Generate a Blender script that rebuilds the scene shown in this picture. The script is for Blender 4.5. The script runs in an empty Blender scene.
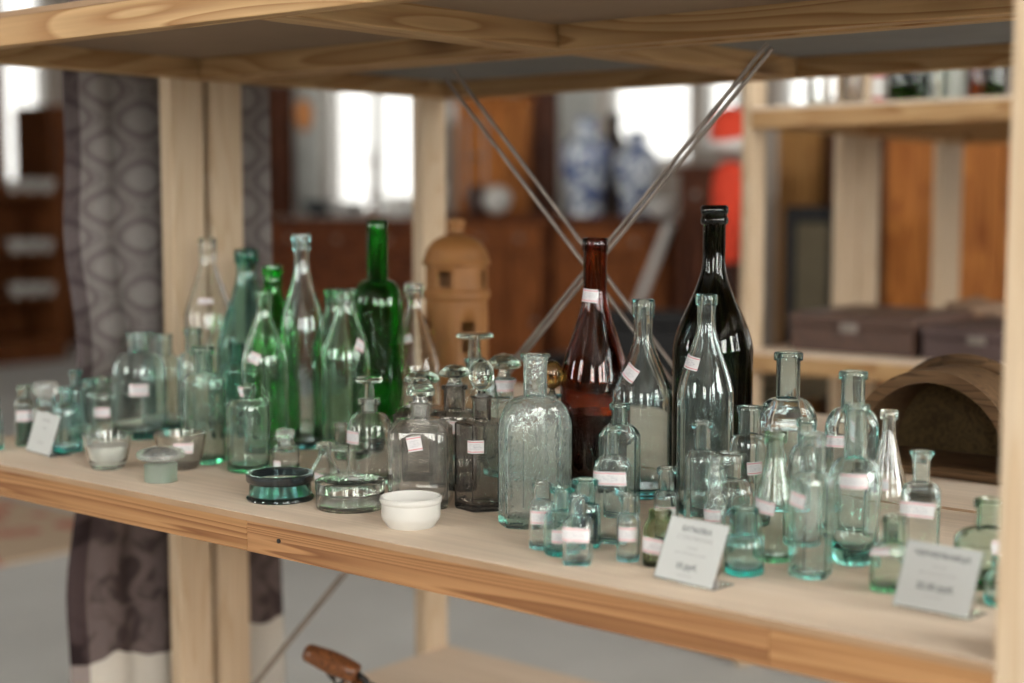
import bpy, bmesh, math, random
from mathutils import Vector, Matrix
random.seed(7)
PI = math.pi
sc = bpy.context.scene
COL = sc.collection
# ------------------------------------------------------------------ camera
FPX = 1500.0
PITCH = math.atan(139.5 / FPX)
YAW = math.radians(129.6)
CZ, SZ = 1.09, 0.75
FW = Vector((math.cos(YAW), math.sin(YAW), 0)); RT = Vector((FW.y, -FW.x, 0))
def ray(x, y):
    a = (x - 512) / FPX; b = -(y - 341.5) / FPX
    h = math.cos(PITCH) + b * math.sin(PITCH); z = -math.sin(PITCH) + b * math.cos(PITCH)
    return Vector((FW.x * h + RT.x * a, FW.y * h + RT.y * a, z)), h
def onz(x, y, z=SZ):
    d, h = ray(x, y); t = (z - CZ) / d.z; return Vector((d.x * t, d.y * t, z))
def onY(x, y, Y):
    d, h = ray(x, y); t = Y / d.y; return Vector((d.x * t, Y, CZ + d.z * t))
def onX(x, y, X):
    d, h = ray(x, y); t = X / d.x; return Vector((X, d.y * t, CZ + d.z * t))
def atD(x, y, D):
    d, h = ray(x, y); t = D / h; return Vector((d.x * t, d.y * t, CZ + d.z * t))
cam = bpy.data.cameras.new('camera'); co = bpy.data.objects.new('camera', cam); COL.objects.link(co)
sc.camera = co
cam.sensor_width = 36; cam.lens = FPX / 1024 * 36
co.location = (0, 0, CZ)
fwd = Vector((FW.x * math.cos(PITCH), FW.y * math.cos(PITCH), -math.sin(PITCH)))
co.rotation_euler = fwd.to_track_quat('-Z', 'Y').to_euler()
cam.dof.use_dof = True; cam.dof.focus_distance = 1.63; cam.dof.aperture_fstop = 2.3
cam.clip_start = 0.02
# ------------------------------------------------------------------ materials
MATS = {}
def newmat(name):
    m = bpy.data.materials.new(name); m.use_nodes = True
    nt = m.node_tree; nt.nodes.clear()
    out = nt.nodes.new('ShaderNodeOutputMaterial'); MATS[name] = m
    return m, nt, out
def N(nt, t, **kw):
    n = nt.nodes.new(t)
    for k, v in kw.items():
        if k in n.inputs: n.inputs[k].default_value = v
        else: setattr(n, k, v)
    return n
def plain(name, col, rough=.6, metal=0, var=.12, scale=8, bump=0, spec=.5, coat=0):
    m, nt, out = newmat(name); L = nt.links.new
    b = N(nt, 'ShaderNodeBsdfPrincipled', Roughness=rough, Metallic=metal)
    b.inputs['Specular IOR Level'].default_value = spec
    b.inputs['Coat Weight'].default_value = coat
    tc = N(nt, 'ShaderNodeTexCoord'); no = N(nt, 'ShaderNodeTexNoise', Scale=scale, Detail=5)
    L(tc.outputs['Object'], no.inputs['Vector'])
    r = N(nt, 'ShaderNodeValToRGB')
    r.color_ramp.elements[0].position = .3; r.color_ramp.elements[1].position = .7
    r.color_ramp.elements[0].color = tuple(c * (1 - var) for c in col) + (1,)
    r.color_ramp.elements[1].color = tuple(min(1, c * (1 + var)) for c in col) + (1,)
    L(no.outputs['Fac'], r.inputs['Fac']); L(r.outputs['Color'], b.inputs['Base Color'])
    if bump:
        bu = N(nt, 'ShaderNodeBump', Strength=bump, Distance=.002); L(no.outputs['Fac'], bu.inputs['Height']); L(bu.outputs['Normal'], b.inputs['Normal'])
    L(b.outputs['BSDF'], out.inputs['Surface'])
    return m
def wood(name, light, dark, axis='X', rough=.55, scale=1.0, rings=16., knots=True, coat=0, contrast=1.0, along=.9):
    m, nt, out = newmat(name); L = nt.links.new
    b = N(nt, 'ShaderNodeBsdfPrincipled', Roughness=rough); b.inputs['Coat Weight'].default_value = coat
    b.inputs['Specular IOR Level'].default_value = .12 if not knots else .3
    tc = N(nt, 'ShaderNodeTexCoord'); mp = N(nt, 'ShaderNodeMapping')
    s = [9 * scale] * 3; s['XYZ'.index(axis)] = along * scale
    mp.inputs['Scale'].default_value = s
    L(tc.outputs['Object'], mp.inputs['Vector'])
    n1 = N(nt, 'ShaderNodeTexNoise', Scale=1.3, Detail=2, Roughness=.45); L(mp.outputs['Vector'], n1.inputs['Vector'])
    mul = N(nt, 'ShaderNodeMath', operation='MULTIPLY'); mul.inputs[1].default_value = rings; L(n1.outputs['Fac'], mul.inputs[0])
    fr = N(nt, 'ShaderNodeMath', operation='FRACT'); L(mul.outputs[0], fr.inputs[0])
    r = N(nt, 'ShaderNodeValToRGB'); cr = r.color_ramp
    mid = tuple(l + (d - l) * .45 * contrast for l, d in zip(light, dark)); dk = tuple(l + (d - l) * contrast for l, d in zip(light, dark))
    cr.elements[0].position = 0; cr.elements[0].color = (*light, 1)
    cr.elements[1].position = 1; cr.elements[1].color = (*light, 1)
    e = cr.elements.new(.55); e.color = (*mid, 1)
    e = cr.elements.new(.88); e.color = (*dk, 1)
    L(fr.outputs[0], r.inputs['Fac'])
    # fine fibres
    mp2 = N(nt, 'ShaderNodeMapping'); s2 = [220 * scale] * 3; s2['XYZ'.index(axis)] = 6 * scale
    mp2.inputs['Scale'].default_value = s2; L(tc.outputs['Object'], mp2.inputs['Vector'])
    n2 = N(nt, 'ShaderNodeTexNoise', Scale=1, Detail=3); L(mp2.outputs['Vector'], n2.inputs['Vector'])
    mr = N(nt, 'ShaderNodeMapRange'); mr.inputs['To Min'].default_value = .8; mr.inputs['To Max'].default_value = 1.16; L(n2.outputs['Fac'], mr.inputs['Value'])
    mx = N(nt, 'ShaderNodeMix', data_type='RGBA', blend_type='MULTIPLY'); mx.inputs['Factor'].default_value = 1
    L(r.outputs['Color'], mx.inputs['A']); L(mr.outputs['Result'], mx.inputs['B'])
    last = mx.outputs['Result']
    if knots:
        mp3 = N(nt, 'ShaderNodeMapping'); s3 = [9] * 3; s3['XYZ'.index(axis)] = 3.2; mp3.inputs['Scale'].default_value = s3
        L(tc.outputs['Object'], mp3.inputs['Vector'])
        v = N(nt, 'ShaderNodeTexVoronoi', Scale=.8); L(mp3.outputs['Vector'], v.inputs['Vector'])
        kr = N(nt, 'ShaderNodeValToRGB'); kr.color_ramp.elements[0].color = (.16, .065, .025, 1); kr.color_ramp.elements[0].position = .06
        kr.color_ramp.elements[1].color = (1, 1, 1, 1); kr.color_ramp.elements[1].position = .20
        L(v.outputs['Distance'], kr.inputs['Fac'])
        mk = N(nt, 'ShaderNodeMix', data_type='RGBA', blend_type='MULTIPLY'); mk.inputs['Factor'].default_value = .85
        L(last, mk.inputs['A']); L(kr.outputs['Color'], mk.inputs['B']); last = mk.outputs['Result']
    L(last, b.inputs['Base Color'])
    bu = N(nt, 'ShaderNodeBump', Strength=.12, Distance=.001); L(n2.outputs['Fac'], bu.inputs['Height']); L(bu.outputs['Normal'], b.inputs['Normal'])
    L(b.outputs['BSDF'], out.inputs['Surface'])
    return m
def glass(name, sig, rough=0.0, haze=.05, hazecol=(.8, .85, .82), bump=.07, bscale=55, ior=1.5, tint=(1, 1, 1)):
    """solid glass: refraction, absorption inside the wall, a thin uneven film of dust"""
    m, nt, out = newmat(name); L = nt.links.new
    g = N(nt, 'ShaderNodeBsdfGlass', Roughness=rough, IOR=ior); g.inputs['Color'].default_value = (*tint, 1)
    tc = N(nt, 'ShaderNodeTexCoord'); n1 = N(nt, 'ShaderNodeTexNoise', Scale=bscale, Detail=2); L(tc.outputs['Object'], n1.inputs['Vector'])
    bu = N(nt, 'ShaderNodeBump', Strength=bump, Distance=.002); L(n1.outputs['Fac'], bu.inputs['Height']); L(bu.outputs['Normal'], g.inputs['Normal'])
    d = N(nt, 'ShaderNodeBsdfTranslucent'); d.inputs['Color'].default_value = (*hazecol, 1)
    d2 = N(nt, 'ShaderNodeBsdfDiffuse'); d2.inputs['Color'].default_value = (*hazecol, 1)
    ad = N(nt, 'ShaderNodeMixShader'); ad.inputs[0].default_value = .5; L(d.outputs[0], ad.inputs[1]); L(d2.outputs[0], ad.inputs[2])
    n2 = N(nt, 'ShaderNodeTexNoise', Scale=28, Detail=6, Roughness=.7); L(tc.outputs['Object'], n2.inputs['Vector'])
    mr = N(nt, 'ShaderNodeMapRange'); mr.inputs['From Min'].default_value = .35; mr.inputs['From Max'].default_value = .75
    mr.inputs['To Min'].default_value = haze * .08; mr.inputs['To Max'].default_value = haze * .85; L(n2.outputs['Fac'], mr.inputs['Value'])
    mx = N(nt, 'ShaderNodeMixShader'); L(mr.outputs[0], mx.inputs[0]); L(g.outputs[0], mx.inputs[1]); L(ad.outputs[0], mx.inputs[2])
    L(mx.outputs[0], out.inputs['Surface'])
    dens = max(max(sig), .01)
    va = N(nt, 'ShaderNodeVolumeAbsorption', Density=dens); va.inputs['Color'].default_value = (*[1 - s / dens for s in sig], 1)
    L(va.outputs[0], out.inputs['Volume'])
    return m
def sticker_mat(name='price_sticker', faded=False):
    m, nt, out = newmat(name); L = nt.links.new
    b = N(nt, 'ShaderNodeBsdfPrincipled', Roughness=.7)
    uv = N(nt, 'ShaderNodeUVMap'); sp = N(nt, 'ShaderNodeSeparateXYZ'); L(uv.outputs[0], sp.inputs[0])
    def band(src, c, w):
        s = N(nt, 'ShaderNodeMath', operation='SUBTRACT'); L(src, s.inputs[0]); s.inputs[1].default_value = c
        a = N(nt, 'ShaderNodeMath', operation='ABSOLUTE'); L(s.outputs[0], a.inputs[0])
        l = N(nt, 'ShaderNodeMath', operation='LESS_THAN'); L(a.outputs[0], l.inputs[0]); l.inputs[1].default_value = w
        return l.outputs[0]
    r1 = band(sp.outputs[1], .12, .028); r2 = band(sp.outputs[1], .88, .028)
    ad = N(nt, 'ShaderNodeMath', operation='MAXIMUM'); L(r1, ad.inputs[0]); L(r2, ad.inputs[1])
    # biro scrawl
    no = N(nt, 'ShaderNodeTexNoise', Scale=9, Detail=3); L(uv.outputs[0], no.inputs['Vector'])
    fl = band(no.outputs[0], .5, .02); m1 = band(sp.outputs[1], .5, .24); m2 = band(sp.outputs[0], .5, .34)
    k = N(nt, 'ShaderNodeMath', operation='MULTIPLY'); L(fl, k.inputs[0]); L(m1, k.inputs[1])
    k2 = N(nt, 'ShaderNodeMath', operation='MULTIPLY'); L(k.outputs[0], k2.inputs[0]); L(m2, k2.inputs[1])
    x1 = N(nt, 'ShaderNodeMix', data_type='RGBA'); x1.inputs['A'].default_value = (.60, .59, .60, 1); x1.inputs['B'].default_value = (.55, .10, .13, 1); L(ad.outputs[0], x1.inputs['Factor'])
    x2 = N(nt, 'ShaderNodeMix', data_type='RGBA'); x2.inputs['B'].default_value = (.25, .26, .32, 1); L(k2.outputs[0], x2.inputs['Factor']); L(x1.outputs['Result'], x2.inputs['A'])
    L(x2.outputs['Result'], b.inputs['Base Color']); L(b.outputs[0], out.inputs['Surface'])
    return m
STK = sticker_mat()
def S(*v): return tuple(v)
G = {
 'clear': glass('clear_glass', S(7, 2.5, 5), haze=.045),
 'clearb': glass('clear_bluish_glass', S(32, 8, 7), haze=.05),
 'aqua': glass('pale_aqua_glass', S(30, 5, 7), haze=.06, hazecol=(.75, .87, .84)),
 'teal': glass('aqua_glass', S(85, 13, 15), haze=.06, hazecol=(.5, .8, .75)),
 'tealdk': glass('deep_teal_glass', S(170, 28, 34), haze=.05, hazecol=(.3, .6, .55)),
 'sea': glass('sea_green_glass', S(42, 11, 22), haze=.07, hazecol=(.65, .8, .7)),
 'grnlt': glass('light_green_glass', S(58, 22, 42), haze=.03, hazecol=(.6, .75, .6)),
 'grnblue': glass('blue_green_glass', S(190, 60, 75), haze=.03, hazecol=(.4, .6, .55)),
 'grnmid': glass('mid_green_glass', S(120, 38, 92), haze=.02, hazecol=(.4, .6, .45)),
 'green': glass('bright_green_glass', S(480, 60, 420), haze=.015, hazecol=(.1, .5, .15)),
 'grnwine': glass('wine_green_glass', S(760, 190, 680), haze=.015, hazecol=(.1, .4, .12)),
 'champ': glass('dark_olive_glass', S(750, 470, 1200), haze=.001, bump=.015, bscale=18),
 'amber': glass('amber_glass', S(215, 520, 1400), haze=.002, hazecol=(.4, .15, .06), bump=.03, bscale=20),
 'smoke': glass('smoky_glass', S(110, 128, 145), haze=.12, hazecol=(.6, .56, .52)),
 'smokelt': glass('faint_grey_glass', S(24, 26, 31), haze=.2, hazecol=(.75, .75, .7)),
 'olive': glass('olive_glass', S(150, 120, 260), haze=.03, hazecol=(.4, .4, .2)),
 'frost': glass('ground_glass', S(3, 2, 3), rough=.25, haze=.6, hazecol=(.85, .88, .87)),
 'rough': glass('seeded_aqua_glass', S(18, 6, 8), haze=.2, hazecol=(.75, .85, .82), bump=.55, bscale=110),
 'milky': glass('milky_glass', S(20, 12, 18), rough=.3, haze=.7, hazecol=(.8, .84, .8)),
 'brownlt': glass('pale_brown_glass', S(60, 75, 98), haze=.5, hazecol=(.6, .55, .48)),
 'brass': glass('yellowish_glass', S(30, 50, 110), haze=.05, hazecol=(.6, .5, .3)),
 'acryl': glass('clear_acrylic', S(1, .5, .8), haze=.02, bump=0, ior=1.45),
}
def liquid(name, sig):
    m, nt, out = newmat(name)
    g = N(nt, 'ShaderNodeBsdfPrincipled', Roughness=.08); g.inputs['Base Color'].default_value = (*sig, 1); nt.links.new(g.outputs[0], out.inputs['Surface']); return m
INK = liquid('dark_ink', (.006, .008, .03)); BREW = liquid('dark_brown_contents', (.022, .006, .003)); INKG = liquid('dark_green_ink', (.008, .05, .02))
PL, PD = (.47, .30, .145), (.27, .13, .045)
PX = wood('pine_along', PL, PD, 'X', rings=20, contrast=.9, along=.6)
PXO = wood('pine_orange_along', (.37, .195, .08), (.20, .085, .03), 'X', rings=22, contrast=1.15, scale=2.1, along=.085)
PXO2 = wood('pine_orange_second', (.36, .185, .078), (.185, .078, .028), 'X', rings=22, contrast=1.1, scale=1.9, along=.13)
PXO3 = wood('pine_orange_third', (.39, .21, .088), (.23, .10, .036), 'X', rings=18, contrast=.9, scale=1.6, along=.2)
PY = wood('pine_across', PL, PD, 'Y', rings=16, contrast=.8)
PZ = wood('pine_upright', (.53, .415, .295), (.43, .30, .18), 'Z', rings=14, contrast=.6)
PLY = wood('plywood_top', (.74, .62, .50), (.68, .55, .42), 'X', rings=4, contrast=.5, knots=False, rough=.75, scale=.6)
EDGE = plain('board_edge', (.30, .19, .11), .8)
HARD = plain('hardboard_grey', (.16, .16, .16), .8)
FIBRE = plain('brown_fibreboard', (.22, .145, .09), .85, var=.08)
STEEL = plain('steel_rod', (.26, .225, .20), .45, metal=.6, var=.2, scale=30)
IRON = plain('black_iron', (.02, .018, .016), .5, metal=.4)
WAX = plain('milky_wax', (.66, .70, .66), .5, var=.03)
HANDLE = wood('turned_handle_wood', (.17, .062, .022), (.06, .022, .009), 'X', rings=14, knots=False, rough=.3, scale=3, coat=.4)
CERW = plain('white_porcelain', (.56, .55, .52), .25, var=.03, coat=.5)
TERRA = plain('ochre_ceramic', (.24, .10, .024), .6, var=.2, scale=14)
BARK = wood('old_brown_wood', (.16, .095, .05), (.07, .04, .02), 'X', rings=10, knots=False, rough=.6, scale=3)
BARKIN = wood('inner_brown_wood', (.12, .08, .035), (.06, .04, .02), 'Y', rings=10, knots=False, rough=.7, scale=3)
RED = plain('red_cloth', (.72, .055, .02), .8)
WHT = plain('white_paint', (.75, .75, .73), .5, var=.04)
PAPER = plain('card_paper', (.49, .51, .505), .75, var=.02)
TXT = plain('print_grey', (.10, .10, .11), .8, var=.02)
TXTL = plain('print_light_grey', (.33, .33, .34), .8, var=.02)
# ------------------------------------------------------------------ object helpers
def put(name, me, parent=None, loc=None, **props):
    o = bpy.data.objects.new(name, me); COL.objects.link(o)
    if parent is not None: o.parent = parent
    if loc is not None: o.location = loc
    for k, v in props.items():
        if v: o[k] = v
    return o
def empty(name, loc, label, category, group=None, rz=0):
    o = bpy.data.objects.new(name, None); COL.objects.link(o); o.location = loc; o.rotation_euler.z = rz
    o['label'] = label; o['category'] = category
    if group: o['group'] = group
    o.empty_display_size = .05
    return o
def bm_mesh(bm, mats, smooth=True, name='mesh', autosmooth=None):
    bmesh.ops.recalc_face_normals(bm, faces=bm.faces)
    me = bpy.data.meshes.new(name)
    if autosmooth is not None:
        for e in bm.edges:
            if len(e.link_faces) == 2 and e.calc_face_angle(0) > autosmooth: e.smooth = False
    bm.to_mesh(me); bm.free()
    for m in (mats if isinstance(mats, (list, tuple)) else [mats]): me.materials.append(m)
    if smooth:
        for p in me.polygons: p.use_smooth = True
    return me
def add_box(bm, lo, hi, bev=0, mi=0, mat=None):
    vs = [bm.verts.new((x, y, z)) for x in (lo[0], hi[0]) for y in (lo[1], hi[1]) for z in (lo[2], hi[2])]
    fs = []
    for q in ((0, 1, 3, 2), (4, 6, 7, 5), (0, 4, 5, 1), (2, 3, 7, 6), (0, 2, 6, 4), (1, 5, 7, 3)):
        f = bm.faces.new([vs[i] for i in q]); f.material_index = mi; fs.append(f)
    if mat is not None: bmesh.ops.transform(bm, matrix=mat, verts=vs)
    if bev:
        es = list({e for f in fs for e in f.edges})
        bmesh.ops.bevel(bm, geom=es, offset=bev, segments=2, affect='EDGES', profile=.5)
    return vs
def box(name, lo, hi, m, parent=None, bev=.002, **props):
    bm = bmesh.new(); add_box(bm, lo, hi, bev)
    return put(name, bm_mesh(bm, m, smooth=False), parent, **props)
def rod_bm(bm, a, b, r, seg=10, r2=None):
    a = Vector(a); b = Vector(b); d = (b - a); q = d.to_track_quat('Z', 'Y').to_matrix()
    r2 = r if r2 is None else r2
    A = [bm.verts.new(a + q @ Vector((math.cos(t) * r, math.sin(t) * r, 0))) for t in [2 * PI * i / seg for i in range(seg)]]
    B = [bm.verts.new(b + q @ Vector((math.cos(t) * r2, math.sin(t) * r2, 0))) for t in [2 * PI * i / seg for i in range(seg)]]
    for i in range(seg): bm.faces.new((A[i], A[(i + 1) % seg], B[(i + 1) % seg], B[i]))
    bm.faces.new(A); bm.faces.new(B)
def rod(name, a, b, r, m, parent=None, seg=10, r2=None, **props):
    bm = bmesh.new(); rod_bm(bm, a, b, r, seg, r2)
    return put(name, bm_mesh(bm, m, autosmooth=.8), parent, **props)
def tube_bm(bm, pts, r, seg=8):
    pts = [Vector(p) for p in pts]; rings = []
    for i, p in enumerate(pts):
        d = (pts[min(i + 1, len(pts) - 1)] - pts[max(i - 1, 0)]).normalized()
        q = d.to_track_quat('Z', 'Y').to_matrix(); rr = r[i] if isinstance(r, (list, tuple)) else r
        rings.append([bm.verts.new(p + q @ Vector((math.cos(2 * PI * k / seg) * rr, math.sin(2 * PI * k / seg) * rr, 0))) for k in range(seg)])
    for A, B in zip(rings, rings[1:]):
        for k in range(seg): bm.faces.new((A[k], A[(k + 1) % seg], B[(k + 1) % seg], B[k]))
    bm.faces.new(rings[0]); bm.faces.new(rings[-1])
def sect(kind, th):
    """unit cross section radius at angle th"""
    if kind == 'round': return 1.
    if kind == 'flat': # rounded rectangle handled with depth scale
        n, cap = 4, 1.22
    elif kind == 'square': n, cap = 4, 1.27
    elif kind == 'oct': n, cap = 8, 1.07
    elif kind == 'hex': n, cap = 6, 1.15
    elif kind == 'cham': return min(1 / max(abs(math.cos(th)), abs(math.sin(th))), 1.55 / (abs(math.cos(th)) + abs(math.sin(th))))
    elif kind == 'panel': n, cap = 4, 1.2
    a = 2 * PI / n; p = (th + a / 2) % a - a / 2
    return min(1 / math.cos(p), cap)
def lathe_bm(bm, prof, seg=48, kind='round', blend=None, rot=0, asp=1., mi=None, flutes=0, fl=0):
    """prof: list of (r, z); blend(z, r)->0..1 how polygonal; asp: depth scale; closed at r=0 ends"""
    rings = []
    for i, (r, z) in enumerate(prof):
        if r <= 1e-6: rings.append([bm.verts.new((0, 0, z))]); continue
        bl = blend(i) if blend else (1 if kind != 'round' else 0)
        ring = []
        for k in range(seg):
            th = 2 * PI * k / seg
            s = 1 + (sect(kind, th) - 1) * bl
            if flutes and fl: s *= 1 + fl * math.cos(flutes * th) * bl
            x = math.cos(th) * r * s; y = math.sin(th) * r * s * (1 + (asp - 1) * bl)
            c, sn = math.cos(rot), math.sin(rot)
            ring.append(bm.verts.new((x * c - y * sn, x * sn + y * c, z)))
        rings.append(ring)
    n = len(rings)
    for i in range(n - 1):
        A, B = rings[i], rings[i + 1]
        m_ = 0 if mi is None else mi[i]
        if len(A) == 1 and len(B) == 1: continue
        for k in range(seg):
            k2 = (k + 1) % seg
            if len(A) == 1: f = bm.faces.new((A[0], B[k], B[k2]))
            elif len(B) == 1: f = bm.faces.new((A[k], B[0], A[k2]))
            else: f = bm.faces.new((A[k], B[k], B[k2], A[k2]))
            f.material_index = m_
    return rings
def lathe(name, prof, m, parent=None, loc=None, seg=48, sharp=.7, mi=None, **kw):
    props = {k: kw.pop(k) for k in list(kw) if k in ('label', 'category', 'group', 'kind_')}
    bm = bmesh.new(); lathe_bm(bm, prof, seg, mi=mi, **kw)
    return put(name, bm_mesh(bm, m, autosmooth=sharp), parent, loc, **props)
def smooth_prof(pts, k=3):
    """Chaikin corner cutting of a profile, ends kept"""
    for _ in range(k):
        q = [pts[0]]
        for a, b in zip(pts, pts[1:]):
            q.append((a[0] * .75 + b[0] * .25, a[1] * .75 + b[1] * .25)); q.append((a[0] * .25 + b[0] * .75, a[1] * .25 + b[1] * .75))
        q.append(pts[-1]); pts = q
    return pts
# ------------------------------------------------------------------ bottles
def shoulder(kind, R, zs, rn, zn, n=14):
    o = []
    for i in range(n + 1):
        t = i / n
        if kind == 'round':   # quarter ellipse then a small sweep into the neck
            a = t * PI / 2
            r = rn + (R - rn) * (math.cos(a) ** .85); z = zs + (zn - zs) * math.sin(a) ** 1.15
        elif kind == 'cone':
            e = t; r = R + (rn - R) * (e * .85 + .15 * (3 * e * e - 2 * e ** 3)); z = zs + (zn - zs) * t
        elif kind == 'ogee':
            e = 3 * t * t - 2 * t ** 3; e = e * .8 + .2 * t; r = R + (rn - R) * e; z = zs + (zn - zs) * t
        elif kind == 'bell':   # long curve: full shoulder thinning to neck
            e = t ** 1.35; e = 1 - (1 - e) ** 1.5; r = R + (rn - R) * e; z = zs + (zn - zs) * t
        elif kind == 'flatsh':
            q = min(1, t * 1.0); a = q * PI / 2
            r = rn + (R - rn) * math.cos(a) ** .5; z = zs + (zn - zs) * math.sin(a) ** 1.6
        o.append((r, z))
    return o
PLACED = []
def bottle(name, label, cat, px, yb, w, ysh, ynk, wnk, yt, wlip, gl, sh='round', kind='round', asp=1., rot=0., lip='band',
           hl=None, wall=None, stk=(), stop=None, group=None, base=None, fill=None, wb=None, seg=48, flutes=0, fl=0, punt=0, D=None):
    """sizes in picture pixels at the bottle's own distance; converted here once into metres"""
    if D is None:
        P = onz(px, yb); D0 = P.dot(FW)
        r0 = w / 2 * D0 / 1506; P = P + FW * (r0 * (asp if kind != 'round' else 1) * .9)
        c = onz(px, yb); c = c + (FW + RT * ((px - 512) / FPX)) * (r0 * .9 * (asp if kind != 'round' else 1))
    else:
        c = atD(px, yb, D)
    c.z = SZ; D = c.dot(FW); k = D / 1506
    Z = lambda y: atD(px, y, D).z - SZ
    R, rn, rl = w / 2 * k, wnk / 2 * k, wlip / 2 * k
    zt, zs, zn = Z(yt), Z(ysh), Z(ynk)
    # match silhouette width for non-round sections
    if kind != 'round':
        ext = 0
        angF = math.atan2(RT.y, RT.x)
        for i in range(360):
            th = i * PI / 180; s = sect(kind, th); x = math.cos(th) * s; y = math.sin(th) * s * asp
            X = x * math.cos(rot) - y * math.sin(rot); Y = x * math.sin(rot) + y * math.cos(rot)
            ext = max(ext, X * RT.x + Y * RT.y)
        R = R / ext
    wall = wall or max(.0016, min(.0032, R * .11))
    tb = base if base else max(.004, min(.010, R * .28))
    hl = (hl * k * (1.35 if hl <= 8 and not stop else 1)) if hl else rl * .75
    Rb = R if wb is None else wb / 2 * k
    edge = min(.004, R * .2)
    outer = [(0, 0), (Rb * .55, 0.0), (Rb - edge, 0), (Rb - edge * .3, edge * .3), (Rb, edge)]
    n_body = len(outer)
    if wb is not None:
        for i in range(1, 7):
            t = i / 7; outer.append((Rb + (R - Rb) * (t ** .6), edge + (zs - edge) * t))
    else:
        for i in range(1, 5): outer.append((R, edge + (zs - edge) * i / 5))
    n1 = len(outer)
    outer += shoulder(sh, R, zs, rn, zn)
    n2 = len(outer)
    zl = zt - hl
    if zl > zn + .001: outer.append((rn, (zn + zl) / 2))
    if lip == 'band':
        outer += [(rn, zl - .0006), (rl, zl), (rl * 1.01, zl + hl * .5), (rl, zt - .0012), (rl - .0012, zt)]
    elif lip == 'flare':
        outer += [(rn, zl), (rn + (rl - rn) * .35, zl + hl * .5), (rl, zt - hl * .18), (rl, zt - .0008), (rl - .001, zt)]
    elif lip == 'double':
        outer += [(rn, zl - .0006), (rl * .96, zl), (rl * .96, zl + hl * .35), (rn * 1.05, zl + hl * .42), (rl, zl + hl * .5), (rl * 1.02, zt - hl * .2), (rl * .97, zt - .0008), (rl - .002, zt)]
    elif lip == 'crown':
        outer += [(rn, zl - .001), (rl * .95, zl), (rl * 1.02, zl + hl * .2), (rl * .95, zl + hl * .38), (rl * .88, zl + hl * .45), (rl, zl + hl * .6), (rl, zt - .0025), (rl - .0025, zt)]
    ri = max(rn - wall, rn * .55)
    inner = [(ri + .0008, zt), (ri, zt - .002)]
    for (r, z) in reversed(outer[n_body:n2]):
        rr = max(r - wall, min(ri, r * .6)); zz = z - (wall * .5 if z > zs else 0)
        if zz > tb + edge: inner.append((rr, zz))
    Ri = max(Rb - wall, Rb * .5)
    inner += [(Ri, tb + edge), (Ri - edge * .5, tb + edge * .25), (Ri * .7, tb + .0), (Ri * .3, tb + punt * .7), (0, tb + punt)]
    prof = outer + inner
    no = len(outer)
    def blend(i):
        if kind == 'round' and not flutes: return 0
        r, z = prof[i]
        if z <= zs: return 1
        if z >= zn: return 0
        return (1 - (z - zs) / max(zn - zs, 1e-5)) ** .8
    bm = bmesh.new(); lathe_bm(bm, prof, seg, kind=kind, blend=blend, rot=rot, asp=asp, flutes=flutes, fl=fl)
    o = put(name, bm_mesh(bm, G[gl], autosmooth=.32 if kind in ('cham', 'hex') else .9), None, c, label=label, category=cat, group=group)
    PLACED.append((o, c, R))
    # radius at (height, angle)
    def rad(z, th):
        oo = outer
        r = oo[-1][0]
        for a, b in zip(oo[3:], oo[4:]):
            if a[1] <= z <= b[1] and b[1] > a[1]:
                t = (z - a[1]) / (b[1] - a[1]); r = a[0] + (b[0] - a[0]) * t; break
        if kind != 'round':
            bl = 1 if z <= zs else (0 if z >= zn else (1 - (z - zs) / (zn - zs)) ** .8)
            # polar radius of section at world angle th
            best = None; L = th - rot
            lo = None
            for i in range(-8, 9):
                t0 = L + i * .02
                s = 1 + (sect(kind, t0) - 1) * bl; x = math.cos(t0) * s; y = math.sin(t0) * s * (1 + (asp - 1) * bl)
                d = abs((math.atan2(y, x) - L + PI) % (2 * PI) - PI)
                if lo is None or d < lo[0]: lo = (d, math.hypot(x, y))
            if asp != 1:
                for i in range(240):
                    t0 = 2 * PI * i / 240
                    s = 1 + (sect(kind, t0) - 1) * bl; x = math.cos(t0) * s; y = math.sin(t0) * s * (1 + (asp - 1) * bl)
                    d = abs((math.atan2(y, x) - L + PI) % (2 * PI) - PI)
                    if d < lo[0]: lo = (d, math.hypot(x, y))
            r *= lo[1]
        return r
    cdir = Vector((-c.x, -c.y, 0)).normalized(); cr = Vector((-cdir.y, cdir.x, 0))
    if cr.dot(RT) < 0: cr = -cr
    for st in stk:
        sx, sy, sw, shh = st[:4]; tilt = math.radians(st[4]) if len(st) > 4 else 0
        z0 = Z(sy); off = (sx - px) * k; rr = rad(z0, math.atan2(cdir.y, cdir.x))
        a0 = math.asin(max(-.9, min(.9, off / max(rr, 1e-4))))
        bm = bmesh.new(); uvl = bm.loops.layers.uv.new('UVMap'); nu, nv = 10, 4; g = []
        W_, H_ = sw * k / max(math.cos(a0), .45), shh * k
        for j in range(nv + 1):
            row = []
            for i in range(nu + 1):
                u = (i / nu - .5) * W_; v = (j / nv - .5) * H_
                uu = u * math.cos(tilt) - v * math.sin(tilt); vv = u * math.sin(tilt) + v * math.cos(tilt)
                z = z0 + vv; a = a0 + uu / max(rr, .004)
                d = cdir * math.cos(a) + cr * math.sin(a); th = math.atan2(d.y, d.x)
                q = rad(z, th) + .0007
                row.append((bm.verts.new((d.x * q, d.y * q, z)), (i / nu, j / nv)))
            g.append(row)
        for j in range(nv):
            for i in range(nu):
                q = [g[j][i], g[j][i + 1], g[j + 1][i + 1], g[j + 1][i]]
                f = bm.faces.new([p[0] for p in q])
                for lp, p in zip(f.loops, q): lp[uvl].uv = p[1]
        put('price_sticker', bm_mesh(bm, STK), o, label='small white price sticker')
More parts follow.
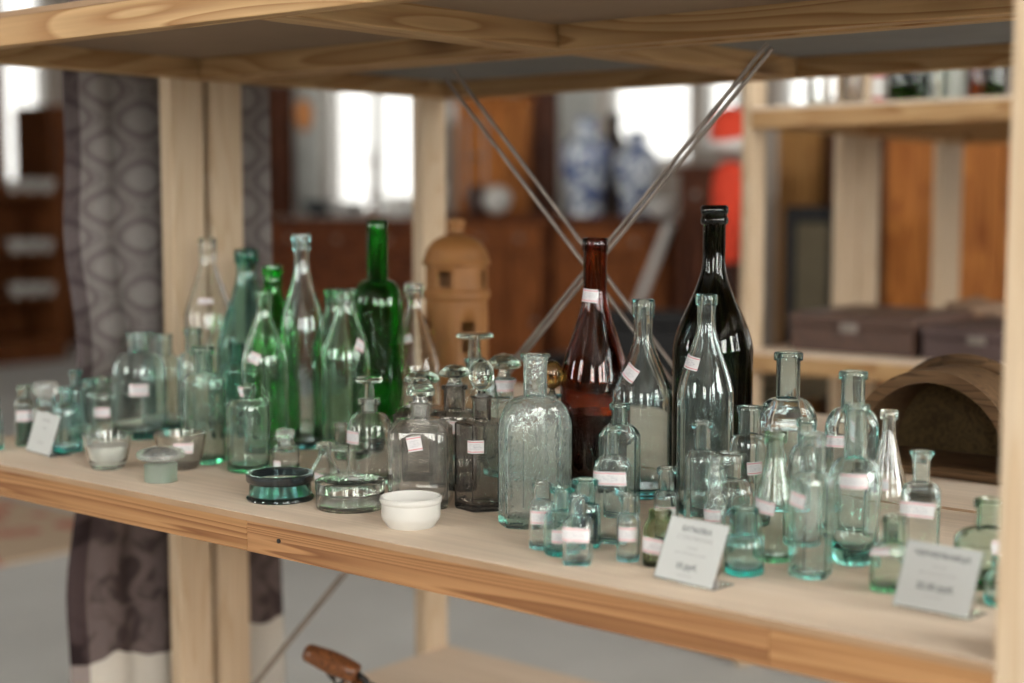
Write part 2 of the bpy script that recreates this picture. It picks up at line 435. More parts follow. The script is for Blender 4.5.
    if fill:
        zf, fm = fill; zf = Z(zf)
        Rf = Ri - .0006
        pf = [(0, tb + .0008), (Rf * .96 - .0004, tb + .0012), (Rf - .0004, tb + edge + .001), (Rf - .0004, min(zf, zs)), ]
        if zf > zs: pf += [(max(.001, rad(zf, 0) / (1 if kind == 'round' else 1) - wall - .001), zf)]
        pf += [(0, pf[-1][1])]
        bm = bmesh.new(); lathe_bm(bm, pf, 32, kind=kind, rot=rot, asp=asp)
        put('contents' if fm is BREW else 'ink', bm_mesh(bm, fm, autosmooth=.8), o)
    if stop:
        stopper(o, stop, zt, ri, k, Z, zn)
    return o
def stopper(o, spec, zt, ri, k, Z, zn):
    """spec: (kind, top row, width px)"""
    kind, ytop, wd = spec[:3]; r = wd / 2 * k; z1 = Z(ytop); h = z1 - zt; mats = [G[spec[3] if len(spec) > 3 else 'clear'], G['frost']]
    plug = ri - .0004; pz = max(zt - .016, zn + .001)
    lo = [(0, pz), (plug * .82, pz), (plug, zt - .001)]
    mi = [1, 1]
    seg = 48; kw = {}
    if kind == 'disc':
        up = [(plug * 1.02, zt + .0005), (plug * .9, zt + h * .3), (plug * .8, z1 - .0075), (r * .86, z1 - .0065), (r, z1 - .0045), (r, z1 - .0025), (r * .93, z1 - .0006), (r * .6, z1), (0, z1)]
    elif kind == 'ball':
        up = [(plug * .9, zt + .0005), (plug * .55, zt + h * .14)]
        cz_ = zt + h * .56; rb = (z1 - cz_)
        for i in range(1, 13):
            a = -PI / 2 + .5 + (PI - .5) * i / 12; up.append((max(0, r * math.cos(a)), cz_ + rb * math.sin(a)))
        up[-1] = (0, z1)
    elif kind == 'mushroom':
        up = [(plug * 1.05, zt + .0008), (plug * .8, zt + h * .25), (plug * .75, zt + h * .4), (r * .85, zt + h * .42), (r, zt + h * .52), (r * .9, zt + h * .68), (r * .55, zt + h * .9), (0, z1)]
    elif kind == 'facet':
        up = [(plug * 1.0, zt + .0008), (plug * .8, zt + h * .2), (r * .95, zt + h * .3), (r, zt + h * .48), (r * .72, zt + h * .8), (r * .35, z1), (0, z1)]; seg = 12
    elif kind == 'plug':
        up = [(plug * 1.05, zt + .0006), (r * .9, zt + h * .2), (r, zt + h * .5), (r * .95, z1 - .001), (r * .7, z1), (0, z1)]
    prof = lo + up; mi = [1] * (len(lo)) + [0] * (len(prof) - len(lo))
    bm = bmesh.new(); lathe_bm(bm, prof, seg, mi=mi)
    put('stopper', bm_mesh(bm, mats, autosmooth=.35 if kind == 'facet' else .9), o)
#BOTTLES
# ------------------------------------------------------------------ shelving units
XL, XR = -1.952, -0.417
def shelving(Y0, Y1, xl, xr, label, levels, memx, group, zt=2.05, back_first=False):
    """open pine rack: uprights .033 x .066, rails, boards"""
    t = empty('shelving_unit', (xl, Y0, 0), label, 'shelving unit', group)
    off = Vector((xl, Y0, 0))
    def b(name, lo, hi, m, bev=.0015, lab=None):
        return box(name, Vector(lo) - off, Vector(hi) - off, m, t, bev, label=lab)
    pw = .029; pd = .066
    for x0 in (xl - pw, xr):
        for y0 in (Y0, Y1 - pd): b('post', (x0, y0, 0), (x0 + pw, y0 + pd, zt), PZ, .003)
    for (z1, top) in levels:     # z1 = surface height
        if abs(z1 - .75) < .01 and Y0 < 1.2:
            ja, jb = onY(247, 535, Y0).x, onY(769, 640, Y0).x
            for (p, q, mm) in ((xl, ja - .0002, PXO), (ja + .0002, jb - .0002, PXO2), (jb + .0002, xr, PXO3)): b('rail', (p, Y0, z1 - .042), (q, Y0 + .026, z1 - .006), mm, .0008)
            h_ = onY(279, 541, Y0) - off
            rod('screw_hole', (h_.x, -.0012, h_.z), (h_.x, .0004, h_.z), .0026, IRON, t, 16, label='small dark hole in the rail')
        else: b('rail', (xl, Y0, z1 - .042), (xr, Y0 + .026, z1 - .006), PXO if Y0 < 2 and abs(z1 - .75) < .01 else PX)
        b('rail', (xl, Y1 - .030, z1 - .042), (xr, Y1 - .004, z1 - .006), PX)
        for x0 in (xl + .0005, xr - .0265): b('cross_rail', (x0, Y0 + .0265, z1 - .042), (x0 + .026, Y1 - .0305, z1 - .006), PY)
        for x0 in memx: b('cross_rail', (x0, Y0 + .0265, z1 - .042), (x0 + .056, Y1 - .0305, z1 - .006), PY)
        b('shelf_board', (xl + .0003, Y0 - .0005, z1 - .0055), (xr - .0003, Y1 - .002, z1), PLY, .0008)
        if Y0 < 2: b('edge_strip', (xl + .0005, Y0 - .0016, z1 - .0075), (xr - .0005, Y0 - .0006, z1 - .0004), EDGE, 0)
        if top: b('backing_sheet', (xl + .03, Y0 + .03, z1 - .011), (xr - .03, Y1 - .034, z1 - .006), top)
    return t
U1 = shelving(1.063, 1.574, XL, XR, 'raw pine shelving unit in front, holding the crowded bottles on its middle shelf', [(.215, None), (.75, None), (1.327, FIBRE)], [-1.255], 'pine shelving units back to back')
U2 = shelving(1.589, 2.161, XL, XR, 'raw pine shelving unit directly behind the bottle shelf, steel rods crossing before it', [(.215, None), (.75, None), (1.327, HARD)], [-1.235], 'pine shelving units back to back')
# cross brace of paired steel rods on the back of the front unit
Yb = 1.5815
def brace(p0, p1, label, dz=0, gap=.0045):
    a = onY(*p0, Yb + dz); b = onY(*p1, Yb + dz)
    d = (b - a); d.normalize()
    t = empty('cross_brace', a, label, 'brace', 'steel cross braces')
    n = Vector((d.z, 0, -d.x)) * gap
    A = a; B = a + (b - a)
    # extend down to the lower shelf
    s = (.25 - a.z) / d.z; B = a + d * s if d.z < 0 else B
    for sgn in (-1, 1):
        rod('rod', n * sgn, (B - a) + n * sgn * .4, .0027, STEEL, t, 10)
    return t
brace((770, 46), (343, 575), 'pair of thin steel rods slanting down from right to left behind the amber bottle', -.003)
b2 = brace((449, 74), (640, 330), 'pair of thin steel rods slanting down from left to right behind the amber bottle', .003, .0095)
# ------------------------------------------------------------------ the bottles and glassware
def B(*a, **k): return bottle(*a, **k)
ROTX = 0.0
SM = 'small bottles along the front edge'
# far left end
B('ink_bottle', 'tiny aqua bottle at the far left end of the shelf, partly out of view', 'bottle', -6, 451, 19, 418, 408, 11, 398, 13, 'teal')
B('ink_bottle', 'small green bottle with dark green contents and pale label, near the left end', 'bottle', 25, 447, 19, 405, 399, 12, 385, 14, 'sea', fill=(418, INKG), stk=[(25, 415, 18, 11)])
B('ink_bottle', 'small bottle with a wide frosted white cap, behind the leftmost price card', 'bottle', 47, 449, 27, 413, 406, 17, 398, 20, 'clearb', stop=('plug', 382, 25, 'frost'), sh='flatsh')
B('inkwell', 'aqua bell-shaped inkwell with flared foot beside the leftmost price card', 'inkwell', 68, 453, 27, 414, 402, 13, 387, 16, 'teal', sh='round', wb=31, lip='flare')
B('medicine_bottle', 'narrow aqua bottle with tall neck behind the bell-shaped inkwell', 'bottle', 77, 441, 18, 392, 386, 10, 370, 13, 'teal')
B('medicine_bottle', 'narrow aqua bottle with short neck, right of the tall-necked aqua one behind the white cup', 'bottle', 90, 439, 17, 396, 390, 11, 379, 13, 'teal')
B('medicine_bottle', 'small sea-green bottle with a price sticker, left of the big pale jar', 'bottle', 104, 442, 23, 398, 391, 13, 377, 16, 'sea', stk=[(102, 411, 17, 10)])
B('glass_jar', 'big pale aqua jar bottle with price sticker on its shoulder, behind the two glass cups', 'jar', 141, 440, 54, 372, 352, 22, 332, 25, 'aqua', stk=[(140, 387, 19, 12)], lip='flare')
B('glass_jar', 'pale aqua jar bottle standing just behind and right of the big stickered jar', 'jar', 164, 432, 42, 370, 355, 19, 334, 21, 'aqua', lip='flare')
B('medicine_bottle', 'greenish rectangular bottle with long neck, behind the brownish glass cup', 'bottle', 205, 465, 43, 382, 372, 19, 346, 23, 'sea', kind='square', asp=.7, rot=.3, sh='round')
B('medicine_bottle', 'pale bottle with short ringed neck seen between the jar and the greenish long-necked bottle', 'bottle', 195, 438, 33, 366, 352, 15, 328, 18, 'aqua')
# tall bottles, left group
B('lemonade_bottle', 'tall clear cone-shouldered bottle against the pale post, leftmost of the tall bottles', 'bottle', 211, 424, 48, 314, 262, 15, 238, 18, 'clear', sh='cone', lip='band', hl=22, stk=[(208, 300, 15, 6)], base=.006)
B('beer_bottle', 'tall blue-green bottle with dark lip, next to the leftmost clear tall bottle', 'bottle', 249, 430, 62, 345, 272, 19, 249, 24, 'grnblue', sh='bell', lip='band', hl=14)
B('medicine_bottle', 'slim teal-necked bottle in front of the blue-green tall bottle', 'bottle', 238, 438, 31, 372, 362, 14, 343, 16, 'grnblue', lip='band')
B('beer_bottle', 'pale green bottle with crooked sticker, in front of the bright green bottle', 'bottle', 266, 456, 47, 362, 310, 15, 290, 18, 'grnlt', sh='ogee', stk=[(256, 356, 11, 11, -20)])
B('beer_bottle', 'bright green bottle standing behind the pale green bottle', 'bottle', 275, 447, 52, 336, 290, 18, 265, 21, 'green', sh='bell', lip='double', hl=18)
B('lemonade_bottle', 'tall pale blue bottle with long sloping shoulders, between green bottles', 'bottle', 304, 450, 45, 330, 262, 15, 234, 19, 'clearb', sh='ogee', lip='double', hl=16)
B('milk_bottle', 'dark green bottle half hidden behind the stickered pale green one left of the wine bottle', 'bottle', 335, 446, 42, 352, 304, 16, 289, 19, 'grnmid', sh='ogee', lip='double', hl=14)
B('milk_bottle', 'pale green bottle with sticker on its shoulder, directly left of the green wine bottle', 'bottle', 347, 460, 50, 358, 304, 19, 289, 22, 'grnlt', sh='ogee', lip='double', hl=15, stk=[(361, 344, 8, 12, -30)])
B('wine_bottle', 'tall bright green wine bottle with round shoulders and dark neck', 'bottle', 379, 452, 52, 306, 280, 22, 220, 22, 'grnwine', sh='round', lip='band', hl=14, punt=.02)
B('lemonade_bottle', 'clear cone-shouldered bottle right of the green wine bottle, sticker on its slope', 'bottle', 415, 446, 52, 366, 305, 15, 283, 20, 'clear', sh='cone', lip='double', hl=15, stk=[(405, 338, 13, 9, 15)])
B('glass_jar', 'squat grey-green cylindrical bottle with flat shoulder, behind the teal dish', 'bottle', 249, 474, 44, 404, 399, 15, 384, 18, 'sea', sh='flatsh', lip='band', hl=6, stk=[(240, 391, 5, 10)])
# little stoppered ones and decanters
B('perfume_bottle', 'tiny clear bottle with plug stopper, between the teal dish and squat green bottle', 'bottle', 286, 474, 28, 450, 446, 14, 439, 17, 'clear', sh='flatsh', stop=('plug', 429, 19, 'frost'), stk=[(277, 463, 7, 9)])
B('perfume_bottle', 'tiny clear cone-bodied bottle behind the clear round dish', 'bottle', 325, 483, 32, 472, 456, 13, 442, 17, 'clear', sh='cone', stk=[(320, 475, 15, 7, -15)])
B('perfume_bottle', 'tiny clear bottle with narrow neck between the cone-bodied bottle and disc-stopper decanter', 'bottle', 341, 478, 22, 450, 444, 12, 423, 15, 'clear', lip='flare')
B('decanter', 'round-shouldered clear decanter with flat disc stopper and sticker on its shoulder', 'decanter', 370, 487, 46, 430, 412, 16, 398, 22, 'clear', sh='round', lip='band', hl=6, stop=('disc', 377, 28), stk=[(352, 435, 12, 13)])
B('decanter', 'large square clear decanter with faceted stopper, behind the white bowl', 'decanter', 421, 510, 64, 429, 418, 20, 402, 25, 'smokelt', sh='flatsh', kind='square', rot=.62, stop=('facet', 378, 31), stk=[(415, 439, 14, 15, 10)], hl=4, lip='flare')
B('decanter', 'grey decanter with flat mushroom stopper, behind the large square clear decanter', 'decanter', 423, 482, 58, 412, 406, 20, 392, 24, 'smoke', sh='flatsh', kind='square', rot=.62, stop=('mushroom', 369, 37), hl=4)
B('decanter', 'smoky decanter with dark faceted mushroom stopper, between two square decanters', 'decanter', 455, 492, 50, 414, 409, 22, 385, 27, 'smoke', sh='flatsh', kind='square', rot=.62, stop=('mushroom', 364, 33), stk=[(453, 424, 10, 13)], hl=4)
B('decanter', 'smoky brown hexagonal decanter with glass ball stopper and sticker below the neck', 'decanter', 482, 513, 55, 422, 419, 19, 396, 24, 'smoke', sh='flatsh', kind='hex', rot=.35, stop=('ball', 359, 26), stk=[(476, 443, 16, 13)], hl=4, lip='flare')
B('decanter', 'pale aqua decanter with wide flat disc stopper, rearmost of the stoppered group', 'decanter', 475, 464, 46, 388, 372, 19, 358, 22, 'aqua', sh='round', stop=('disc', 333, 38), hl=4)
B('decanter', 'pale decanter with broad mushroom stopper and sticker, left of the ribbed rough flask', 'decanter', 504, 478, 44, 405, 398, 19, 378, 24, 'aqua', sh='flatsh', stop=('mushroom', 353, 36), stk=[(507, 385, 20, 12)], hl=4)
B('flask', 'tall rough-surfaced rectangular pale aqua flask with cut corners at the shelf centre', 'flask', 535, 529, 75, 425, 396, 24, 354, 31, 'rough', sh='round', kind='cham', asp=.62, rot=1.0, lip='flare', hl=8, wall=.003, seg=96)
B('decanter', 'decanter with yellowish ball stopper half hidden behind the rough rectangular flask', 'decanter', 552, 492, 42, 410, 402, 14, 394, 19, 'clearb', sh='flatsh', stop=('ball', 360, 21, 'brass'), hl=3)
# the big three
B('wine_bottle', 'amber brown bottle with sticker on its neck, standing in front of the rod crossing', 'bottle', 594, 493, 70, 382, 290, 24, 238, 26, 'amber', sh='ogee', lip='band', hl=13, stk=[(588, 295, 16, 13, -4)], wall=.0035, fill=(411, BREW))
B('lemonade_bottle', 'clear bluish bottle with tilted sticker on its slope, just right of the amber bottle', 'bottle', 642, 500, 60, 395, 335, 19, 299, 23, 'clearb', sh='bell', lip='band', hl=17, stk=[(629, 371, 14, 14, -28)])
B('lemonade_bottle', 'clear bottle with bluish lip standing in front of the dark champagne bottle', 'bottle', 704, 518, 57, 392, 322, 18, 294, 22, 'clearb', sh='bell', lip='band', hl=11, stk=[(687, 361, 14, 13, -8)])
B('champagne_bottle', 'very dark green champagne bottle, tallest on the shelf', 'bottle', 711, 500, 81, 350, 262, 23, 205, 28, 'champ', sh='ogee', lip='crown', hl=19, punt=.03, wall=.0045)
# right group, back
B('medicine_bottle', 'aqua flat bottle with wide lip directly behind the stickered small aqua flask', 'bottle', 619, 519, 43, 436, 424, 16, 403, 21, 'aqua', kind='square', asp=.6, rot=.35, hl=5)
B('medicine_bottle', 'small pale aqua flask with big sticker across its shoulder, right of the dark ink bottle', 'bottle', 612, 545, 38, 466, 455, 14, 427, 19, 'aqua', kind='square', asp=.6, rot=.35, stk=[(606, 477, 25, 14, 2)], hl=5)
B('ink_bottle', 'small bottle with aqua neck and nearly black ink, behind the front clear vial', 'bottle', 585, 550, 32, 509, 504, 21, 479, 27, 'teal', sh='flatsh', fill=(511, INK), hl=4)
B('ink_bottle', 'small aqua inkwell bottle with sticker, second from the left of the front edge group', 'bottle', 562, 558, 38, 518, 511, 18, 487, 23, 'teal', sh='round', stk=[(558, 533, 13, 14)], hl=4)
B('ink_bottle', 'small clear bottle with sticker, leftmost of the front edge group beside the rough flask', 'bottle', 542, 551, 27, 510, 500, 18, 482, 21, 'clearb', sh='round', stk=[(540, 515, 21, 14, 2)], hl=4)
B('ink_bottle', 'tiny clear square bottle with sticker, nearest to the shelf edge', 'bottle', 578, 567, 32, 523, 516, 17, 496, 22, 'clearb', kind='square', rot=.5, stk=[(575, 532, 24, 15, -2)], hl=4)
B('ink_bottle', 'tiny clear vial with band sticker, standing alone right of the smallest group', 'bottle', 628, 563, 24, 523, 514, 15, 494, 19, 'clearb', stk=[(628, 532, 21, 15)], hl=5)
B('medicine_bottle', 'little clear bottle with folded band sticker, behind the olive ink pot', 'bottle', 666, 543, 25, 498, 491, 16, 467, 20, 'clearb', stk=[(665, 509, 22, 9)], hl=5)
B('ink_bottle', 'squat olive-green ink pot with wide sticker, behind the left edge of the bottle price card', 'bottle', 660, 569, 37, 527, 518, 20, 510, 24, 'olive', kind='square', rot=.4, stk=[(653, 543, 22, 16, -8)])
B('medicine_bottle', 'clear slim-necked bottle with rounded shoulders in front of the champagne bottle', 'bottle', 701, 545, 36, 460, 450, 17, 421, 21, 'clearb', hl=5)
B('medicine_bottle', 'wide-lipped clear bottle behind the figural bottle and aqua inkwell', 'bottle', 729, 548, 47, 492, 479, 22, 453, 33, 'clear', lip='flare', hl=8)
B('medicine_bottle', 'clear aqua-lipped bottle with sticker at the shoulder, right of the champagne bottle', 'bottle', 748, 527, 39, 445, 434, 23, 406, 26, 'clearb', stk=[(754, 465, 15, 13, 4)], hl=5)
B('sauce_bottle', 'green slender cone-shouldered bottle with sticker, left of the hexagonal bottle', 'bottle', 774, 564, 38, 502, 450, 18, 431, 23, 'grnlt', sh='bell', stk=[(759, 504, 21, 14, -6)], hl=8)
B('flask', 'broad round-shouldered clear flask with teal rim, rearmost right of the champagne bottle', 'flask', 786, 512, 62, 420, 398, 24, 352, 29, 'clearb', kind='square', asp=.5, rot=.45, hl=6, wall=.0035)
B('inkwell', 'wide aqua inkwell bottle standing right of the bottle price card', 'inkwell', 744, 578, 41, 544, 536, 25, 508, 29, 'teal', sh='flatsh', hl=5)
B('medicine_bottle', 'tall pale aqua bottle whose narrow neck shows just behind the hexagonal bottle', 'bottle', 804, 548, 36, 468, 445, 17, 418, 21, 'aqua', hl=6)
B('medicine_bottle', 'pale aqua hexagonal panelled bottle with flared mouth and faded sticker, front right group', 'bottle', 810, 581, 45, 482, 472, 26, 433, 29, 'aqua', kind='hex', rot=.2, seg=72, lip='band', stk=[(796, 498, 14, 15, -8)], hl=5)
B('flask', 'round-shouldered aqua flask with sticker, standing behind the big aqua panel bottle', 'flask', 850, 540, 57, 425, 408, 24, 371, 29, 'aqua', kind='square', asp=.55, rot=.4, stk=[(835, 440, 14, 12)], hl=6)
B('medicine_bottle', 'big aqua bottle with white rectangular sticker on its shoulder and deep teal base', 'bottle', 853, 569, 55, 482, 458, 23, 404, 28, 'aqua', wb=41, stk=[(852, 477, 28, 15, 0)], hl=7, base=.014)
B('sauce_bottle', 'slender clear cone-shouldered bottle with a small sticker, behind the big aqua panel bottle', 'bottle', 886, 552, 42, 497, 425, 13, 410, 18, 'clear', sh='bell', stk=[(881, 482, 12, 12)], hl=7)
B('medicine_bottle', 'pale aqua rectangular bottle with sticker, behind the inkwell price card', 'bottle', 919, 566, 42, 492, 482, 17, 451, 25, 'aqua', kind='square', asp=.55, rot=.35, stk=[(917, 508, 22, 16, -3)], lip='flare', hl=8)
B('medicine_bottle', 'pale green square bottle with torn sticker, left of the inkwell price card', 'bottle', 893, 595, 52, 552, 543, 22, 516, 25, 'grnlt', kind='square', asp=.8, rot=.4, stk=[(881, 549, 14, 8, 5)], hl=5)
B('ink_bottle', 'squat green bottle with white sticker, beside the near right post', 'bottle', 988, 592, 70, 541, 529, 27, 499, 32, 'grnlt', sh='round', stk=[(1000, 540, 18, 13)], hl=6)
B('ink_bottle', 'small aqua bottle half hidden by the near right post', 'bottle', 1003, 609, 38, 580, 570, 20, 556, 24, 'teal', sh='round')
def figural():
    P = onz(716, 553); r = 12 * P.dot(FW) / 1506; P = P + FW * r; P.z = SZ; k = P.dot(FW) / 1506
    Z = lambda y: atD(716, y, P.dot(FW)).z - SZ
    pr = [(0, 0), (11 * k, 0), (11.5 * k, .002), (11 * k, Z(530)), (9.5 * k, Z(520)), (10.5 * k, Z(510)), (11.5 * k, Z(500)), (9 * k, Z(493)), (7 * k, Z(489)), (9.5 * k, Z(483)), (10.5 * k, Z(477)), (9 * k, Z(469)), (6.5 * k, Z(465)), (7.5 * k, Z(461)), (8 * k, Z(456)), (5.5 * k, Z(455.5)), (4.6 * k, Z(463)), (4.6 * k, Z(490)), (8 * k, Z(505)), (8.5 * k, .006), (0, .005)]
    bm = bmesh.new(); rg = lathe_bm(bm, pr, 48)
    for v in bm.verts:
        a = math.atan2(v.co.y, v.co.x); q = 1 + .09 * math.sin(a * 5 + v.co.z * 400) * (1 if Z(530) < v.co.z < Z(464) and math.hypot(v.co.x, v.co.y) > 6.4 * k else 0)
        v.co.x *= q; v.co.y *= q
    o = put('figural_bottle', bm_mesh(bm, G['rough'], autosmooth=1.2), None, P, label='small knobbly moulded clear bottle with sticker, just behind the bottle price card', category='bottle')
    flat_sticker(o, P, k, 716, Z(514), 11.8 * k, 712, 20, 13)
# ------------------------------------------------------------------ dishes
def place(px, yb, w):
    P = onz(px, yb); r = w / 2 * P.dot(FW) / 1506
    P = P + (FW + RT * ((px - 512) / FPX)) * r; P.z = SZ
    return P, P.dot(FW) / 1506
def cup(name, label, cat, px, yb, wb, wt, yt, m, wall=.0025, curve=.6, base=.004, stk=None, **kw):
    P, k = place(px, yb, wb); rb, rt = wb / 2 * k, wt / 2 * k; h = (yb - wb * .11 - yt) * k * 1.0
    outer = [(0, 0), (rb * .9, 0), (rb, .0015)] + [(rb + (rt - rb) * math.sin(i / 9 * PI / 2) ** curve if False else rb + (rt - rb) * (i / 9) ** curve, .0015 + (h - .0015) * i / 9) for i in range(1, 10)]
    inner = [(rt - wall * .5, h + .0004)] + [(r - wall, z) for r, z in reversed(outer[3:]) if z > base + .002] + [(rb - wall, base + .001), (0, base)]
    o = lathe(name, outer + inner, m, None, P, label=label, category=cat, **kw)
    return o, P, k, outer
o, P, k, oc = cup('glass_cup', 'small cup of milky white glass near the left end of the shelf', 'cup', 108, 471, 32, 49, 432, G['smokelt'], base=.006)
ri = [(max(.001, r - .0032), z) for r, z in oc if .008 < z < .031]
lathe('wax', [(0, .0072), (ri[0][0] * .9, .0074)] + ri + [(0, ri[-1][1] + .0003)], WAX, o, label='milky white filling')
o, P, k, oc = cup('glass_cup', 'small brownish glass cup with white sticker behind the upturned stopper', 'cup', 181, 471, 34, 53, 431, G['brownlt'], base=.009)
def flat_sticker(parent, P, k, px, z, r, sx, w, h):
    cdir = Vector((-P.x, -P.y, 0)).normalized(); cr = Vector((-cdir.y, cdir.x, 0)); cr = cr if cr.dot(RT) > 0 else -cr
    a0 = math.asin((sx - px) * k / r); bm = bmesh.new(); uvl = bm.loops.layers.uv.new('UVMap'); g = []
    for j in range(2):
        for i in range(9):
            a = a0 + (i / 8 - .5) * w * k / r; d = cdir * math.cos(a) + cr * math.sin(a)
            rr = r * (.97 if j == 0 else 1.035)
            g.append((bm.verts.new((d.x * rr, d.y * rr, z + (j - .5) * h * k)), (i / 8, j)))
    for i in range(8):
        q = [g[i], g[i + 1], g[i + 10], g[i + 9]]; f = bm.faces.new([p[0] for p in q])
        for lp, p in zip(f.loops, q): lp[uvl].uv = p[1]
    put('price_sticker', bm_mesh(bm, STK), parent, label='small white price sticker')
flat_sticker(o, P, k, 181, .030, 25.2 * k, 184, 20, 11)
# upturned frosted stopper with lens-shaped top
P, k = place(161, 484, 33); r = 16.5 * k; R2 = 24 * k
bm = bmesh.new()
lathe_bm(bm, [(0, 0), (r * .95, 0), (r, .001), (r, 18 * k), (r * .8, 20 * k), (r * .8, 22 * k), (R2 * .85, 22.5 * k), (R2, 25 * k), (R2 * 1.02, 28 * k), (R2 * .93, 31.5 * k), (R2 * .6, 34 * k), (0, 35 * k)], 48, mi=[1, 1, 1, 1, 0, 0, 0, 0, 0, 0, 0])
put('glass_stopper', bm_mesh(bm, [G['frost'], G['milky']], autosmooth=.8), None, P, label='loose glass stopper on its frosted plug, disc side up, in front of the brownish cup', category='stopper')
figural()
# teal dish with black rim
P, k = place(280.5, 505, 68); r = 33 * k
h = 27 * k
t = lathe('glass_dish', [(0, 0), (r * 1.02, 0), (r * 1.05, .0015), (r * 1.04, .003), (r * .96, .005), (r * .95, h * .6), (r * .96, h * .64), (r * .9, h * .66), (r * .87, h * .6), (r * .87, .006), (0, .005)], G['tealdk'], None, P, seg=64,
      label='round teal glass dish with thick black rim, near the shelf edge', category='dish')
lathe('rim', [(r * .90, h * .67), (r * 1.0, h * .67), (r * 1.045, h * .74), (r * 1.05, h * .95), (r * 1.01, h * 1.0), (r * .93, h * 1.0), (r * .88, h * .93), (r * .90, h * .67)], plain('black_rim', (.012, .016, .018), .2, coat=.5), t, seg=64, label='black rim')
# clear round box with lid
P, k = place(350.5, 514, 70); r = 35 * k; h = 29 * k
t = lathe('glass_box', [(0, 0), (r * .97, 0), (r, .002), (r, h * .55), (r * .96, h * .57), (r * .93, h * .57), (r * .91, h * .5), (r * .91, .006), (0, .005)], G['smokelt'], None, P, seg=64,
      label='round clear glass box with lid, beside the white bowl', category='glass box')
lathe('lid', [(0, h * .92), (r * .86, h * .92), (r * .88, h * .6), (r * 1.0, h * .6), (r * 1.02, h * .68), (r * 1.02, h * .95), (r * .98, h * 1.0), (r * .8, h * 1.03), (0, h * 1.03)], G['clear'], t, seg=64)
# white porcelain bowl
P, k = place(411, 531, 50); r = 32 * k; h = 31 * k
lathe('porcelain_bowl', [(0, 0), (r * .74, 0), (r * .78, .0012), (r * .80, h * .10), (r * .92, h * .26), (r * .95, h * .40), (r * .95, h * .78), (r * .985, h * .82), (r, h * .9), (r * .99, h * .97), (r * .95, h), (r * .91, h * .96), (r * .89, h * .5), (r * .80, h * .2), (r * .6, h * .14), (0, h * .13)], CERW, None, P, seg=64,
      label='low white porcelain bowl near the shelf edge', category='bowl')
# ------------------------------------------------------------------ price cards
def text(body, size, m, parent, mat4, bold=0):
    cu = bpy.data.curves.new('lettering', 'FONT'); cu.body = body; cu.size = size; cu.align_x = 'CENTER'; cu.align_y = 'CENTER'; cu.offset = bold; cu.extrude = .00005
    tmp = bpy.data.objects.new('tmp', cu); COL.objects.link(tmp)
    bpy.context.view_layer.update()
    me = bpy.data.meshes.new_from_object(tmp.evaluated_get(bpy.context.evaluated_depsgraph_get()))
    bpy.data.objects.remove(tmp)
    me.transform(mat4); me.materials.clear(); me.materials.append(m)
    return put('lettering', me, parent)
def card(label, BL, BR, TL, lines):
    a = onz(*BL); b = onz(*BR)
    # lean: find where the top-left ray meets the vertical plane through BL perpendicular to the bottom edge
    u = (b - a); W = u.length; u.normalize(); back = Vector((-u.y, u.x, 0))
    if back.dot(FW) < 0: back = -back
    d, _ = ray(*TL); o0 = Vector((0, 0, CZ))
    t = (a - o0).dot(u) / d.dot(u); q = o0 + d * t
    v = q - a
    # limit to a plausible lean
    H = v.length; v.normalize()
    n = u.cross(v).normalized()
    if n.dot(FW) > 0: n = -n
    M = Matrix((u, v, n)).transposed().to_4x4()
    t0 = empty('price_card', a + Vector((0, 0, .0006)), label, 'price card')
    def slab(name, x0, x1, y0, y1, z0, z1, m, lab=None):
        bm = bmesh.new(); add_box(bm, (x0, y0, z0), (x1, y1, z1), .0003, mat=M); return put(name, bm_mesh(bm, m, smooth=False), t0, label=lab)
    slab('paper', .0012, W - .0012, .002, H - .001, -.0004, 0, PAPER)
    slab('acrylic_holder', 0, W, 0.0018, H, .0002, .0014, G['acryl']) if False else slab('acrylic_holder', 0, W, .0018, H, -.0022, -.0006, G['acryl'])
    # foot running back along the shelf
    bm = bmesh.new(); lo = Vector((0, 0, 0)); F4 = Matrix((u, back, Vector((0, 0, 1)))).transposed().to_4x4()
    add_box(bm, (0, .002, 0), (W, .032, .0012), .0003, mat=F4); put('acrylic_foot', bm_mesh(bm, G['acryl'], smooth=False), t0)
    for (s, fy, size, m, bold) in lines:
        text(s, size * H * .84, m, t0, M @ Matrix.Translation((W / 2, fy * H, .0001)), bold * H)
    return W, H
r1 = card('white price card in clear holder before the olive ink pot, heading for bottles', (652, 578), (712, 592), (671, 514.5),
     [('БУТЫЛКА', .82, .135, TXT, .002), ('СТЕКЛЯННАЯ', .69, .115, TXTL, 0), ('Россия', .55, .07, TXTL, 0), ('нач. XX века, стекло', .46, .07, TXTL, 0), ('15 руб.', .26, .15, TXT, .003), ('цена за штуку', .13, .05, TXTL, 0)])
r2 = card('white price card in clear holder at the right end, heading for inkwells', (891, 606), (969, 622), (907, 538.5),
     [('ЧЕРНИЛЬНИЦА', .82, .135, TXT, .002), ('Россия', .66, .07, TXTL, 0), ('нач. XX века, стекло', .56, .07, TXTL, 0), ('22.50 руб.', .36, .155, TXT, .003), ('цена за штуку', .23, .05, TXTL, 0)])
r3 = card('small tilted price card in clear holder at the left end of the shelf', (25, 451), (49, 458), (37, 410),
     [('СКЛЯНКА', .8, .11, TXTL, 0), ('Россия', .62, .08, TXTL, 0), ('15 руб.', .28, .12, TXTL, 0)])
print('CARDS', r1, r2, r3)
